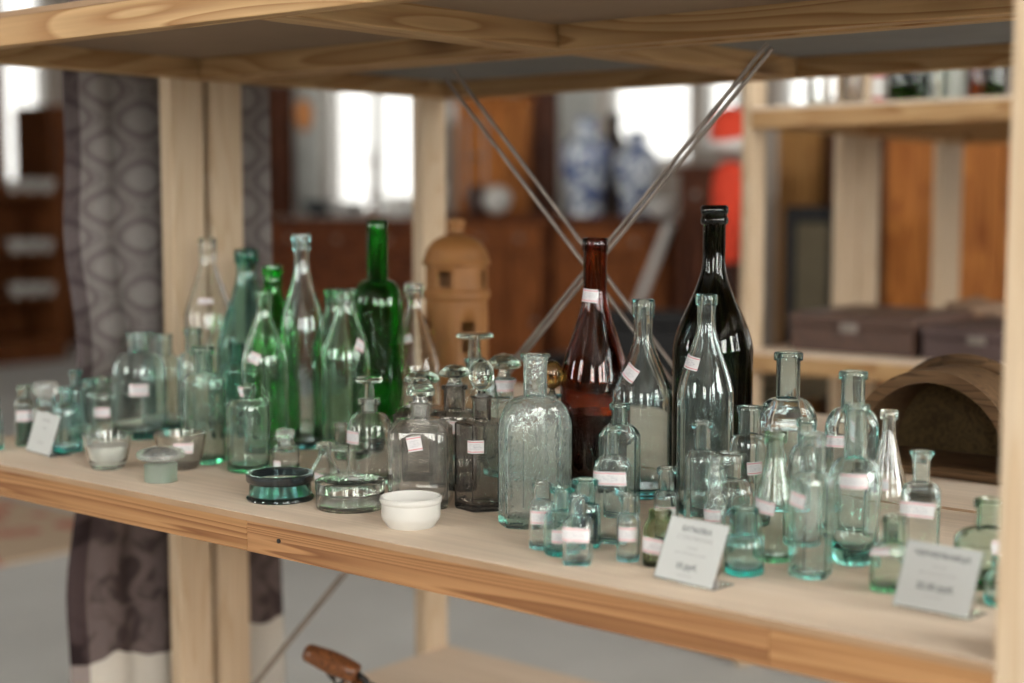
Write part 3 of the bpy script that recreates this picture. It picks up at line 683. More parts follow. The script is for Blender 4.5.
# ------------------------------------------------------------------ ochre ceramic tower lantern
def tower():
    c = atD(457, 424, 2.36); c.z = SZ; k = 2.36 / 1506; Z = lambda y: atD(457, y, 2.36).z - SZ
    R = 33 * k
    t = empty('ceramic_lantern', c, 'ochre ceramic lantern shaped like a domed tower with small windows, behind the decanters', 'lantern')
    # wall with pierced windows: ring of quads, skip window faces, solidified inward
    rows = [(R * 1.0, 0), (R * 1.0, Z(400)), (R * .97, Z(350)), (R * .96, Z(320)), (R * .94, Z(300)), (R * 1.02, Z(297)), (R * 1.02, Z(291)), (R * .94, Z(289)), (R * .94, Z(287)), (R * .94, Z(270)), (R * .94, Z(266)), (R * 1.03, Z(264)), (R * 1.02, Z(260))]
    seg = 40; bm = bmesh.new(); rings = []
    for r, z in rows: rings.append([bm.verts.new((r * math.cos(2 * PI * i / seg), r * math.sin(2 * PI * i / seg), z)) for i in range(seg)])
    a0 = math.atan2(-c.y, -c.x)
    for j in range(len(rows) - 1):
        for i in range(seg):
            rel = (i % 10)
            if (j == 8 and rel in (2, 3, 4)) or (j == 2 and rel in (7, 8, 9)): continue
            bm.faces.new((rings[j][i], rings[j][(i + 1) % seg], rings[j + 1][(i + 1) % seg], rings[j + 1][i]))
    o = put('tower_wall', bm_mesh(bm, TERRA, autosmooth=.5), t); s = o.modifiers.new('s', 'SOLIDIFY'); s.thickness = .006; s.offset = -1
    o.rotation_euler.z = a0 - 2 * PI * 4 / 40 - .32
    zd = Z(260); zt = Z(234)
    pr = [(R * 1.02, zd)] + [(R * .98 * math.cos(a) ** .9, zd + (zt - zd) * math.sin(a)) for a in [i / 10 * PI / 2 * .93 for i in range(1, 11)]]
    pr += [(R * .25, Z(233)), (R * .24, Z(227)), (R * .30, Z(225)), (R * .28, Z(220)), (R * .15, Z(218)), (0, Z(217.5))]
    lathe('dome', pr + [] , TERRA, t, seg=40)
tower()
# ------------------------------------------------------------------ arched wooden bin lying on the rear shelf
def arch():
    c = onz(950, 479); Y0 = c.y; dep = .13; th = .015
    cx = onY(930, 420, Y0).x; a = cx - onY(846, 450, Y0).x; b = onY(928, 370, Y0).z - SZ - .014; base = SZ
    t = empty('arched_wooden_box', (cx, Y0, SZ), 'dark brown arched wooden box open toward us, on the rear shelf at the right', 'wooden box')
    bm = bmesh.new(); n = 40
    def P(r, ang, y): return (r * a * math.cos(ang), y, .014 + r * b * math.sin(ang))
    grid = {}
    for si, s in enumerate((1.0, 1 - th / a)):
        for i in range(n + 1):
            for yi, y in enumerate((0, .02, dep * .6, dep)):
                grid[(si, i, yi)] = bm.verts.new(P(s, PI * i / n, y))
    for i in range(n):
        for yi in range(3):
            bm.faces.new((grid[0, i, yi], grid[0, i + 1, yi], grid[0, i + 1, yi + 1], grid[0, i, yi + 1]))
            bm.faces.new((grid[1, i, yi], grid[1, i, yi + 1], grid[1, i + 1, yi + 1], grid[1, i + 1, yi]))
        for yi in (0, 3):
            bm.faces.new((grid[0, i, yi], grid[1, i, yi], grid[1, i + 1, yi], grid[0, i + 1, yi]))
    for i in (0, n):
        for yi in range(3): bm.faces.new((grid[0, i, yi], grid[0, i, yi + 1], grid[1, i, yi + 1], grid[1, i, yi]))
    put('arched_shell', bm_mesh(bm, BARK, autosmooth=.7), t)
    # raised outer hoop further back
    bm = bmesh.new(); tube_bm(bm, [(1.03 * a * math.cos(PI * i / 30), dep * .8, .014 + 1.03 * b * math.sin(PI * i / 30)) for i in range(31)], .009, 8)
    put('hoop', bm_mesh(bm, BARK), t)
    bm = bmesh.new(); vs = [bm.verts.new(P(.985, PI * i / n, dep - .012)) for i in range(n + 1)]; f = bm.faces.new(vs); r = bmesh.ops.extrude_face_region(bm, geom=[f])
    bmesh.ops.translate(bm, verts=[v for v in r['geom'] if isinstance(v, bmesh.types.BMVert)], vec=(0, .01, 0))
    put('back_panel', bm_mesh(bm, BARKIN, smooth=False), t)
    box('bottom_board', (-a - .004, -.006, 0.0003), (a + .004, dep, .0135), BARK, t, .005)
arch()
# ------------------------------------------------------------------ tool with turned handle on the lower shelf
def tool():
    D = 2.05
    A = atD(305, 651, D); Bp = atD(358, 674, D - .02); o0 = atD(350, 700, D); o0.z = .215
    t = empty('flat_iron', o0, 'old iron tool with turned brown wooden handle, standing on the lower shelf', 'iron')
    d = Bp - A; L = d.length; q = d.to_track_quat('X', 'Z').to_matrix().to_4x4()
    prof = [(0, 0), (.010, .0008), (.0135, .005), (.0145, L * .15), (.0172, L * .45), (.0172, L * .65), (.016, L * .85), (.0145, L * .97), (.012, L), (0, L)]
    bm = bmesh.new(); lathe_bm(bm, [(r * .93, z) for r, z in prof], 32)
    bmesh.ops.transform(bm, matrix=Matrix.Translation(A - o0) @ q @ Matrix.Rotation(PI / 2, 4, 'Y'), verts=bm.verts)
    put('handle', bm_mesh(bm, HANDLE, autosmooth=1.0), t, label='turned brown wooden handle')
    bm = bmesh.new()
    e = Bp - o0
    tube_bm(bm, [e, e + d.normalized() * .012 + Vector((0, 0, -.004)), e + RT * .022 + Vector((0, 0, -.04)), e + RT * .035 + Vector((0, 0, -.09)), Vector((.03, 0, .012))], .0045)
    put('handle_bracket', bm_mesh(bm, IRON), t)
    bm = bmesh.new(); m0 = A + d * .36 - o0 + Vector((0, 0, -.010))
    tube_bm(bm, [m0, m0 + RT * .012 + Vector((0, 0, -.016)), m0 + RT * .018 + Vector((0, 0, -.03)), m0 + RT * .005 + Vector((0, 0, -.06)), Vector((-.02, 0, .015))], .0045)
    tube_bm(bm, [m0 + RT * .018 + Vector((0, 0, -.03)), m0 + RT * .03 + Vector((0, 0, -.018)), m0 + RT * .038 + Vector((0, 0, -.035)), m0 + RT * .036 + Vector((0, 0, -.09))], .0038)
    put('scroll_bracket', bm_mesh(bm, IRON), t)
    # second wooden grip below
    g0 = m0 + RT * .030 + Vector((0, 0, -.020))
    bm = bmesh.new(); lathe_bm(bm, [(0, 0), (.008, .001), (.011, .01), (.012, .04), (.009, .055), (0, .056)], 24)
    bmesh.ops.transform(bm, matrix=Matrix.Translation(g0) @ q @ Matrix.Rotation(PI / 2, 4, 'Y'), verts=bm.verts)
    put('knob', bm_mesh(bm, HANDLE, autosmooth=1.0), t)
    # iron sole plate: pointed outline
    bm = bmesh.new(); out = [(-.075, 0), (-.05, .030), (0, .045), (.05, .045), (.075, .038), (.075, -.038), (.05, -.045), (0, -.045), (-.05, -.030)]
    vs = [bm.verts.new((x, y, 0.0003)) for x, y in out]; f = bm.faces.new(vs); r = bmesh.ops.extrude_face_region(bm, geom=[f])
    bmesh.ops.translate(bm, verts=[v for v in r['geom'] if isinstance(v, bmesh.types.BMVert)], vec=(0, 0, .025))
    bmesh.ops.bevel(bm, geom=bm.edges[:], offset=.003, segments=2, affect='EDGES')
    put('sole_plate', bm_mesh(bm, IRON, smooth=False), t)
tool()
# ------------------------------------------------------------------ patterned cloth hanging at the rack's left end
def cloth_mat():
    m, nt, out = newmat('medallion_cloth'); L = nt.links.new
    b = N(nt, 'ShaderNodeBsdfPrincipled', Roughness=.95); b.inputs['Specular IOR Level'].default_value = .1
    uv = N(nt, 'ShaderNodeUVMap'); sp = N(nt, 'ShaderNodeSeparateXYZ'); L(uv.outputs[0], sp.inputs[0])
    def mth(op, a, bb=None, c=None):
        n = N(nt, 'ShaderNodeMath', operation=op)
        for i, v in enumerate((a, bb, c)):
            if v is None: continue
            if isinstance(v, (int, float)): n.inputs[i].default_value = v
            else: L(v, n.inputs[i])
        return n.outputs[0]
    cx = mth('COSINE', mth('MULTIPLY', sp.outputs[0], 2 * PI / .148)); cy = mth('COSINE', mth('MULTIPLY', sp.outputs[1], 2 * PI / .094))
    v = mth('MULTIPLY', mth('ADD', cx, cy), .5)          # +1 / -1 at medallion centres, 0 between
    av = mth('ABSOLUTE', mth('MULTIPLY', mth('SUBTRACT', mth('MULTIPLY', cx, cy), 0), 1))
    vv = mth('MULTIPLY', cx, cy)
    r = N(nt, 'ShaderNodeValToRGB'); cr = r.color_ramp; cr.interpolation = 'LINEAR'
    base = (.150, .132, .128); dk = (.108, .092, .090); lt = (.205, .187, .180)
    cr.elements[0].position = 0; cr.elements[0].color = (*base, 1); cr.elements[1].position = 1; cr.elements[1].color = (*lt, 1)
    for pos, c in ((.05, lt), (.09, base), (.30, base), (.36, dk), (.46, dk), (.52, base), (.80, lt)):
        e = cr.elements.new(pos); e.color = (*c, 1)
    L(mth('ABSOLUTE', v), r.inputs['Fac'])
    # weave
    w = N(nt, 'ShaderNodeTexChecker', Scale=520); L(uv.outputs[0], w.inputs['Vector']); w.inputs['Color1'].default_value = (1.25, 1.25, 1.25, 1); w.inputs['Color2'].default_value = (.75, .75, .75, 1)
    mx = N(nt, 'ShaderNodeMix', data_type='RGBA', blend_type='MULTIPLY'); mx.inputs['Factor'].default_value = 1; L(r.outputs['Color'], mx.inputs['A']); L(w.outputs['Color'], mx.inputs['B'])
    # floral panel in the lower part, cream border under it
    no = N(nt, 'ShaderNodeTexNoise', Scale=16, Detail=4, Distortion=1.2); L(uv.outputs[0], no.inputs['Vector'])
    fr = N(nt, 'ShaderNodeValToRGB'); fr.color_ramp.elements[0].position = .38; fr.color_ramp.elements[0].color = (.05, .036, .036, 1); fr.color_ramp.elements[1].position = .54; fr.color_ramp.elements[1].color = (.125, .098, .095, 1)
    L(no.outputs['Fac'], fr.inputs['Fac'])
    low = mth('LESS_THAN', sp.outputs[1], .66)
    m2 = N(nt, 'ShaderNodeMix', data_type='RGBA'); L(low, m2.inputs['Factor']); L(mx.outputs['Result'], m2.inputs['A']); L(fr.outputs['Color'], m2.inputs['B'])
    n3 = N(nt, 'ShaderNodeTexNoise', Scale=9, Detail=2); L(uv.outputs[0], n3.inputs['Vector'])
    edge = mth('LESS_THAN', mth('ADD', sp.outputs[1], mth('MULTIPLY', n3.outputs['Fac'], .10)), .40)
    m3 = N(nt, 'ShaderNodeMix', data_type='RGBA'); L(edge, m3.inputs['Factor']); L(m2.outputs['Result'], m3.inputs['A']); m3.inputs['B'].default_value = (.50, .47, .42, 1)
    hem = mth('LESS_THAN', sp.outputs[0], .026); m4 = N(nt, 'ShaderNodeMix', data_type='RGBA', blend_type='MULTIPLY'); L(hem, m4.inputs['Factor']); L(m3.outputs['Result'], m4.inputs['A']); m4.inputs['B'].default_value = (.45, .4, .42, 1)
    L(m4.outputs['Result'], b.inputs['Base Color']); L(b.outputs[0], out.inputs['Surface'])
    return m
def cloth():
    Xc = XL - .036 - .03
    y0 = onX(80, 300, Xc).y; y1 = onX(274, 300, Xc).y
    bm = bmesh.new(); uvl = bm.loops.layers.uv.new('UVMap'); nu, nv = 60, 60; g = []
    z0, z1 = .10, 1.62
    for j in range(nv + 1):
        z = z0 + (z1 - z0) * j / nv; row = []
        for i in range(nu + 1):
            u = i / nu; y = y0 + (y1 - y0) * u
            fold = .008 * math.sin(u * 15 + z * .8) + .004 * math.sin(u * 37 + z * 2)
            y += .008 * math.sin(z * 9 + 1) * (1 - u) + .004 * math.sin(z * 23) * (1 - u)
            if u < .12: fold -= (.12 - u) * .22
            lowflare = max(0, .8 - z) * .06 * (u - .5)
            row.append((bm.verts.new((Xc + fold - .008, y + lowflare, z)), (u * (y1 - y0) * 1.1, z)))
        g.append(row)
    for j in range(nv):
        for i in range(nu):
            q = [g[j][i], g[j][i + 1], g[j + 1][i + 1], g[j + 1][i]]; f = bm.faces.new([p[0] for p in q])
            for lp, p in zip(f.loops, q): lp[uvl].uv = p[1]
    o = put('hanging_cloth', bm_mesh(bm, cloth_mat()), None, label='grey-brown medallion-patterned cloth hanging at the left end of the pine shelving', category='cloth')
    s = o.modifiers.new('s', 'SOLIDIFY'); s.thickness = .002
cloth()
#BACKGROUND
# ------------------------------------------------------------------ rear pine shelving beyond the aisle
MAHO = wood('mahogany', (.17, .052, .018), (.035, .010, .006), 'X', rings=9, knots=False, rough=.5)
MAHZ = wood('mahogany_upright', (.13, .045, .022), (.04, .012, .007), 'Z', rings=9, knots=False, rough=.5)
ORNG = wood('orange_veneer', (.50, .19, .048), (.26, .08, .02), 'Z', rings=9, knots=False, rough=.5)
CHEST = wood('chestnut_veneer', (.30, .10, .028), (.12, .035, .012), 'Z', rings=9, knots=False, rough=.45)
OCHR = wood('ochre_veneer', (.42, .22, .07), (.26, .12, .04), 'Z', rings=7, knots=False, rough=.5)
BLKP = plain('black_leather', (.010, .010, .011), .55, spec=.3)
OLVF = plain('olive_upholstery', (.11, .09, .055), .9)
GREYG = plain('cabinet_glass', (.30, .35, .38), .12, spec=.8)
def proj(p):
    h = p[0] * FW.x + p[1] * FW.y; r = p[0] * RT.x + p[1] * RT.y; z = p[2] - CZ
    d = h * math.cos(PITCH) - z * math.sin(PITCH); u = z * math.cos(PITCH) + h * math.sin(PITCH)
    return (512 + FPX * r / d, 341.5 - FPX * u / d)
def rear_unit(Y0, Y1, xl, xr, pw, label, posts, grp):
    t = empty('shelving_unit', (xl, Y0, 0), label, 'shelving unit', grp); off = Vector((xl, Y0, 0))
    def b(name, lo, hi, m, bev=.002): return box(name, Vector(lo) - off, Vector(hi) - off, m, t, bev)
    for x0 in (xl - pw, xr):
        for (a, c) in posts: b('post', (x0, a, 0), (x0 + pw, c, 2.05), PZ)
    for z1 in (.215, .75, 1.305):
        b('rail', (xl, Y0, z1 - .048), (xr, Y0 + .03, z1 - .008), PX); b('rail', (xl, Y1 - .03, z1 - .048), (xr, Y1, z1 - .008), PX)
        b('cross_rail', (xl + .0005, Y0 + .031, z1 - .048), (xl + .03, Y1 - .031, z1 - .008), PY)
        b('cross_rail', (xr - .03, Y0 + .031, z1 - .048), (xr - .0005, Y1 - .031, z1 - .008), PY)
        b('shelf_board', (xl + .0005, Y0 - .001, z1 - .0075), (xr - .0005, Y1, z1), PLY, .001)
    return t
R3 = 3.0
xl3 = onY(765, 200, R3 + .07).x; pw3 = xl3 - onY(741, 200, R3).x
pY = [onX(p, 200, xl3).y for p in (841, 859, 861, 880, 940, 962)]
rear_unit(R3, pY[1], xl3, -.25, pw3, 'pine shelving unit across the aisle at the right, wooden boxes on its middle shelf', [(R3, R3 + .07), (pY[0], pY[1])], None)
rear_unit(pY[2], pY[5], xl3, -.25, pw3, 'pine shelving unit standing behind the one with the wooden boxes, across the aisle', [(pY[2], pY[3]), (pY[4], pY[5])], None)
def flatbox(px0, px1, Ya, dep, h, label, mat):
    a = onY(px0, 350, Ya).x; b = onY(px1, 350, Ya).x
    t = empty('wooden_box', ((a + b) / 2, Ya + dep / 2, .75), label, 'box'); w = (b - a) / 2
    box('body', (-w, -dep / 2, .0005), (w, dep / 2, h * .68), mat, t, .003)
    box('lid', (-w - .003, -dep / 2 - .003, h * .70), (w + .003, dep / 2 + .003, h), mat, t, .003)
    bm = bmesh.new(); add_box(bm, (-.02, -dep / 2 - .008, h * .55), (.02, -dep / 2 - .003, h * .8), .001); put('clasp', bm_mesh(bm, STEEL, smooth=False), t, label='small metal clasp')
LEATH = plain('brown_leatherette', (.075, .038, .026), .5, var=.2, bump=.3, scale=40)
flatbox(790, 912, R3 + .06, .34, .088, 'flat dark brown box lying on the shelf across the aisle, left one of two', LEATH)
flatbox(922, 1035, R3 + .06, .36, .072, 'flat purplish brown box on the shelf across the aisle, partly behind the near right post', plain('plum_leatherette', (.07, .042, .040), .55))
# old cloth lump on the right box
def lump():
    c = atD(975, 326, 3.55); c.z = .75 + .0725
    bm = bmesh.new(); bmesh.ops.create_icosphere(bm, subdivisions=4, radius=1)
    for v in bm.verts:
        n = 1 + .18 * math.sin(v.co.x * 5 + 1) * math.cos(v.co.y * 6) + .1 * math.sin(v.co.z * 9 + v.co.x * 4)
        v.co = Vector((v.co.x * .075 * n, v.co.y * .05 * n, max(0, v.co.z + .35) * .028 * n))
    put('leather_glove', bm_mesh(bm, plain('tan_leather', (.22, .14, .09), .7)), None, c, label='crumpled brown leather piece lying on the right flat box across the aisle', category='leather piece')
lump()
# bottles and glasses on the top shelf of the rear unit
topspec = [(818, 'clear', .026, .15, 'clear tumbler with straight sides, leftmost on the high shelf across the aisle', 0), (852, 'smoke', .022, .13, 'greyish small bottle on the high shelf across the aisle', 1),
           (879, None, .016, .14, 'red and white candle-shaped tin on the high shelf across the aisle', 2), (899, 'champ', .024, .14, 'dark bottle on the high shelf across the aisle, left of a pair', 1), (917, 'champ', .022, .15, 'dark bottle on the high shelf across the aisle, right of a pair', 1),
           (936, 'clearb', .024, .12, 'pale blue bottle on the high shelf across the aisle', 1), (953, 'milky', .026, .14, 'milky white bottle on the high shelf across the aisle', 1), (977, 'amber', .020, .13, 'orange amber bottle on the high shelf across the aisle', 1), (995, 'champ', .022, .12, 'small dark bottle last in the row on the high shelf, by the near right post', 1)]
for (px, g, r, h, lab, kind) in topspec:
    c = onY(px, 100, R3 + .09); c.z = 1.3055
    if kind == 2:
        t = lathe('tin_can', [(0, 0), (r, 0), (r, h * .5), (r, h), (r * .9, h + .002), (0, h + .002)], plain('red_tin', (.4, .03, .03), .4), None, c, seg=32, label=lab, category='tin')
        lathe('label_band', [(r + .0003, h * .1), (r + .0008, h * .1), (r + .0008, h * .4), (r + .0003, h * .4), (r + .0003, h * .1)], WHT, t, seg=32, label='white band')
        continue
    pr = [(0, 0), (r * .95, 0), (r, .003)] + ([(r * 1.05, h)] + [(r * 1.0, h), (r * .9, .01), (0, .008)] if kind == 0 else
          [(r, h * .55), (r * .9, h * .64), (r * .45, h * .74), (r * .42, h * .95), (r * .52, h * .96), (r * .52, h), (r * .32, h), (r * .32, h * .75), (r * .8, h * .62), (r * .88, .008), (0, .006)])
    lathe('drinking_glass' if kind == 0 else 'small_bottle', pr, G[g], None, c, seg=32, label=lab, category='glass' if kind == 0 else 'bottle')
# ------------------------------------------------------------------ dark furniture further off
def cabinet(name, label, cat, xa, xb, Ya, dep, z0, h, m, doors=2, mdoor=None, glassd=False, drawers=0, legs=.0, open_=False):
    xm = (xa + xb) / 2; w = (xb - xa) / 2
    t = empty(name, (xm, Ya + dep / 2, z0), label, cat); d = dep / 2; mdoor = mdoor or m
    lg = legs
    if open_:
        bm = bmesh.new(); add_box(bm, (-w, -d, lg), (-w + .03, d, h)); add_box(bm, (w - .03, -d, lg), (w, d, h)); add_box(bm, (-w + .03, d - .02, lg), (w - .03, d, h)); add_box(bm, (-w + .03, -d, lg), (w - .03, d - .02, lg + .04)); add_box(bm, (-w + .03, -d, h - .04), (w - .03, d - .02, h))
        put('body', bm_mesh(bm, m, smooth=False), t)
    else: box('body', (-w, -d, lg), (w, d, h - .03), m, t, .006)
    bm = bmesh.new(); add_box(bm, (-w - .02, -d - .025, h - .029), (w + .02, d, h), .008); put('top', bm_mesh(bm, m, smooth=False), t)
    if lg:
        for sx in (-1, 1):
            for sy in (-1, 1): rod('leg', (sx * (w - .05), sy * (d - .05), 0), (sx * (w - .05), sy * (d - .05), lg), .02, m, t, r2=.032)
    zt = h - .05
    if drawers:
        dh = .14
        n = drawers
        for i in range(n):
            a = -w + .02 + (2 * w - .04) * i / n; b = -w + .02 + (2 * w - .04) * (i + 1) / n - .01
            q = box('drawer', (a, -d - .018, zt - dh), (b, -d - .0005, zt), mdoor, t, .006)
            rod('knob', ((a + b) / 2, -d - .018, zt - dh / 2), ((a + b) / 2, -d - .04, zt - dh / 2), .014, STEEL, q)
        zt -= dh + .012
    for i in range(doors):
        a = -w + .02 + (2 * w - .04) * i / doors; b = -w + .02 + (2 * w - .04) * (i + 1) / doors - .008
        zb = lg + .03; s = .055
        bm = bmesh.new(); y0, y1 = -d - .020, -d - .0005
        add_box(bm, (a, y0, zb), (a + s, y1, zt), .004); add_box(bm, (b - s, y0, zb), (b, y1, zt), .004)
        add_box(bm, (a + s, y0, zb), (b - s, y1, zb + s), .004); add_box(bm, (a + s, y0, zt - s), (b - s, y1, zt), .004)
        q = put('door', bm_mesh(bm, m if mdoor is None else mdoor, smooth=False), t)
        if glassd:
            box('pane', (a + s, -d - .012, zb + s), (b - s, -d - .008, zt - s), GREYG, q, 0)
        else:
            box('panel', (a + s + .001, -d - .012, zb + s + .001), (b - s - .001, -d - .001, zt - s - .001), mdoor, q, .004)
        rod('knob', (b - .03 if i % 2 == 0 else a + .03, y0, (zb + zt) / 2), (b - .03 if i % 2 == 0 else a + .03, y0 - .025, (zb + zt) / 2), .012, STEEL, q)
    return t
def X(px, Y, row=210): return onY(px, row, Y).x
def Zat(px, row, Y): return onY(px, row, Y).z
# wardrobe with orange veneer panels
cabinet('wardrobe', 'orange-brown veneered wardrobe with tall panels behind the far pine posts', 'wardrobe', X(884, 5.3), X(1075, 5.3), 5.3, .5, 0, 1.42, ORNG, doors=3, drawers=0, legs=.08)
cabinet('cupboard', 'ochre cupboard seen between the far pine posts, left of the wardrobe', 'cupboard', X(776, 6.2), X(819, 6.2), 6.2, .4, 0, 1.5, OCHR, doors=1)
cabinet('cupboard', 'tall dark cupboard squeezed between the ochre cupboard and the wardrobe', 'cupboard', X(826, 6.2), X(880, 6.2), 6.2, .4, 0, 1.55, MAHZ, doors=2)
# black framed upholstered chair
def chair(label, cx, cy, wz, m, fm, hback, rz=0, arms=False, seat=.45):
    t = empty('armchair' if arms else 'upholstered_chair', (cx, cy, 0), label, 'chair', rz=rz); w = wz / 2
    for sx in (-1, 1):
        for sy in (-1, 1): rod('leg', (sx * (w - .03), sy * .2, 0), (sx * (w - .03), sy * .2, seat - .06), .016, m, t, r2=.022)
    box('seat', (-w, -.24, seat - .06), (w, .24, seat + .03), fm, t, .025)
    bm = bmesh.new(); s = .05
    add_box(bm, (-w, .19, seat + .03), (-w + s, .24, hback), .012); add_box(bm, (w - s, .19, seat + .03), (w, .24, hback), .012)
    add_box(bm, (-w + s, .19, hback - s * 1.2), (w - s, .24, hback), .012); add_box(bm, (-w + s, .19, seat + .06), (w - s, .24, seat + .06 + s), .012)
    put('back_frame', bm_mesh(bm, m, smooth=False), t)
    box('backrest', (-w + s + .001, .185, seat + .06 + s), (w - s - .001, .235, hback - s * 1.2), fm, t, .012)
    if arms:
        for sx in (-1, 1): box('armrest', (sx * w - .03, -.22, seat + .16), (sx * w + .03, .185, seat + .22), m, t, .02); 
        for sx in (-1, 1): box('arm_support', (sx * w - .02, -.2, seat + .031), (sx * w + .02, -.16, seat + .159), m, t, .008)
    return t
p = onY(812, 260, 4.9); chair('black-framed chair with olive upholstered back, seen between the far pine posts', p.x, 4.9 - .2, X(841, 4.9) - X(784, 4.9), BLKP, OLVF, Zat(812, 206, 4.9))
p = onY(668, 330, 4.3); chair('low black leather armchair beyond the aisle, seen between clear and champagne bottles', p.x + .05, 4.1, .62, BLKP, BLKP, .72, rz=.2, arms=True, seat=.36)
# row of sideboards
SBY = 6.0
z1 = Zat(350, 218, SBY); z2 = Zat(600, 217, SBY)
cabinet('sideboard', 'long reddish brown sideboard with drawers under the bright window at the left', 'sideboard', X(268, SBY), X(421, SBY), SBY, .55, 0, z1, MAHO, doors=4, drawers=3, legs=.1)
cabinet('sideboard', 'dark sideboard below the glazed orange cabinet', 'sideboard', X(425, SBY), X(548, SBY), SBY, .55, 0, Zat(480, 214, SBY), MAHO, doors=3, drawers=3, legs=.1, mdoor=CHEST)
cabinet('sideboard', 'dark red-brown sideboard carrying the two blue and white vases', 'sideboard', X(554, SBY), X(672, SBY), SBY, .5, 0, z2, MAHO, doors=3, drawers=2, legs=.1, mdoor=CHEST)
hz = Zat(480, 214, SBY) + .0005
cabinet('glazed_cabinet', 'orange-brown glazed cabinet standing on the middle sideboard', 'cabinet', X(456, SBY + .1), X(500, SBY + .1), SBY + .1, .26, hz, Zat(490, 97, SBY) - hz + .02, ORNG, doors=2, glassd=True)
cabinet('tall_cabinet', 'tall plum-dark cabinet behind the sideboards, left of the vases', 'cabinet', X(519, 6.9), X(538, 6.9), 6.9, .2, 0, 2.15, MAHZ, doors=1)
cabinet('tall_cabinet', 'dark red-brown cabinet right of the blue and white vases, behind the dark wine bottle', 'cabinet', X(679, 5.5), X(722, 5.5), 5.5, .3, 0, Zat(700, 166, 5.5), MAHZ, doors=2, drawers=1)
cabinet('tall_cabinet', 'narrow tall plum-brown cabinet beside the grey curtain at the left', 'cabinet', X(256, 7.9), X(276, 7.9), 7.9, .2, 0, 2.0, MAHZ, doors=1)
# vases
def vase(label, px, Yv, ytop, wpx, zb, m, lid=False):
    c = onY(px, 200, Yv); D = c.dot(FW); k = D / 1506; c.z = zb; r = wpx / 2 * k; h = onY(px, ytop, Yv).z - zb
    pr = [(0, 0), (r * .62, 0), (r * .66, .01), (r * .62, h * .08), (r * .8, h * .3), (r * .98, h * .5), (r, h * .6), (r * .9, h * .7), (r * .5, h * .78), (r * .42, h * .84), (r * .44, h * .9), (r * .58, h * .94)]
    pr = [(0, 0)] + smooth_prof(pr[1:], 2)
    if lid: pr += [(r * .5, h * .945), (r * .3, h * .98), (r * .1, h), (0, h)]
    else: pr += [(r * .5, h * .94), (r * .36, h * .88), (r * .36, h * .8), (0, h * .78)]
    lathe('porcelain_vase', pr, m, None, c, seg=48, label=label, category='vase')
def delft():
    m, nt, out = newmat('blue_white_porcelain'); L = nt.links.new
    b = N(nt, 'ShaderNodeBsdfPrincipled', Roughness=.15); tc = N(nt, 'ShaderNodeTexCoord'); n = N(nt, 'ShaderNodeTexNoise', Scale=13, Detail=5, Distortion=1.5); L(tc.outputs['Object'], n.inputs['Vector'])
    r = N(nt, 'ShaderNodeValToRGB'); r.color_ramp.elements[0].position = .46; r.color_ramp.elements[0].color = (.05, .09, .26, 1); r.color_ramp.elements[1].position = .54; r.color_ramp.elements[1].color = (.68, .74, .78, 1)
    L(n.outputs['Fac'], r.inputs['Fac']); L(r.outputs['Color'], b.inputs['Base Color']); b.inputs['Coat Weight'].default_value = .6; L(b.outputs[0], out.inputs['Surface']); return m
DELFT = delft()
vase('large blue and white porcelain vase on the dark sideboard, left one of two', 586, SBY + .2, 112, 52, z2 + .0005, DELFT)
vase('blue and white porcelain vase on the dark sideboard, slimmer right one of two', 636, SBY + .2, 126, 44, z2 + .0005, DELFT)
vase('dark lidded urn standing just behind the two blue and white vases', 613, SBY + .42, 112, 30, z2 + .0005, plain('dark_bronze', (.05, .035, .03), .4, metal=.5), lid=True)
# clutter
def on(px, Yv, z): c = onY(px, 200, Yv); c.z = z + .0005; return c
def bowlp(name, label, cat, px, Yv, z, r, h, m): lathe(name, [(0, 0), (r * .4, 0), (r * .45, .01), (r * .8, h * .5), (r, h), (r * .95, h), (r * .7, h * .5), (0, .02)], m, None, on(px, Yv, z), seg=40, label=label, category=cat)
GREYP = plain('grey_enamel', (.45, .45, .44), .3)
bowlp('enamel_bowl', 'pale enamel bowl on the left sideboard beside the window', 'bowl', 400, SBY + .2, z1, .10, .12, WHT)
bowlp('enamel_bowl', 'grey enamel bowl on the left sideboard, in front of the window', 'bowl', 345, SBY + .25, z1, .12, .09, GREYP)
bowlp('cooking_pot', 'dark pot on the left sideboard below the grey curtain', 'pot', 318, SBY + .2, z1, .10, .10, plain('dark_enamel', (.03, .035, .04), .3))
lathe('candlestick', [(0, 0), (.06, 0), (.06, .012), (.02, .03), (.014, .1), (.028, .13), (.012, .16), (.010, .30), (.03, .32), (.02, .34), (.008, .36), (.006, .42), (0, .42)], plain('aged_brass', (.18, .09, .04), .35, metal=.6), None, on(373, SBY + .2, z1), seg=24, label='tall thin brass candlestick silhouetted against the window', category='candlestick')
bowlp('enamel_jug', 'white enamel jug on the middle sideboard, nearest the glazed cabinet', 'jug', 437, SBY + .06 + .2, Zat(480, 214, SBY), .06, .17, WHT)
lathe('round_pot', [(0, 0), (.03, .002)] + [(.075 * math.sin(a), .075 - .075 * math.cos(a)) for a in [i / 12 * PI for i in range(3, 12)]] + [(0, .15)], CERW, None, on(497, SBY - .005, hz), seg=32, label='round white ceramic ball-shaped pot before the glazed cabinet', category='pot')
lathe('ceramic_jar', [(0, 0), (.04, 0), (.055, .04), (.05, .11), (.03, .13), (.035, .15), (0, .15)], plain('dark_glaze', (.05, .02, .015), .3), None, on(476, SBY + .02, hz), seg=32, label='small dark glazed jar before the glazed cabinet, beside the white pot', category='jar')
bowlp('enamel_basin', 'white basin at the right end of the vase sideboard', 'basin', 660, SBY + .12, z2, .10, .09, WHT)
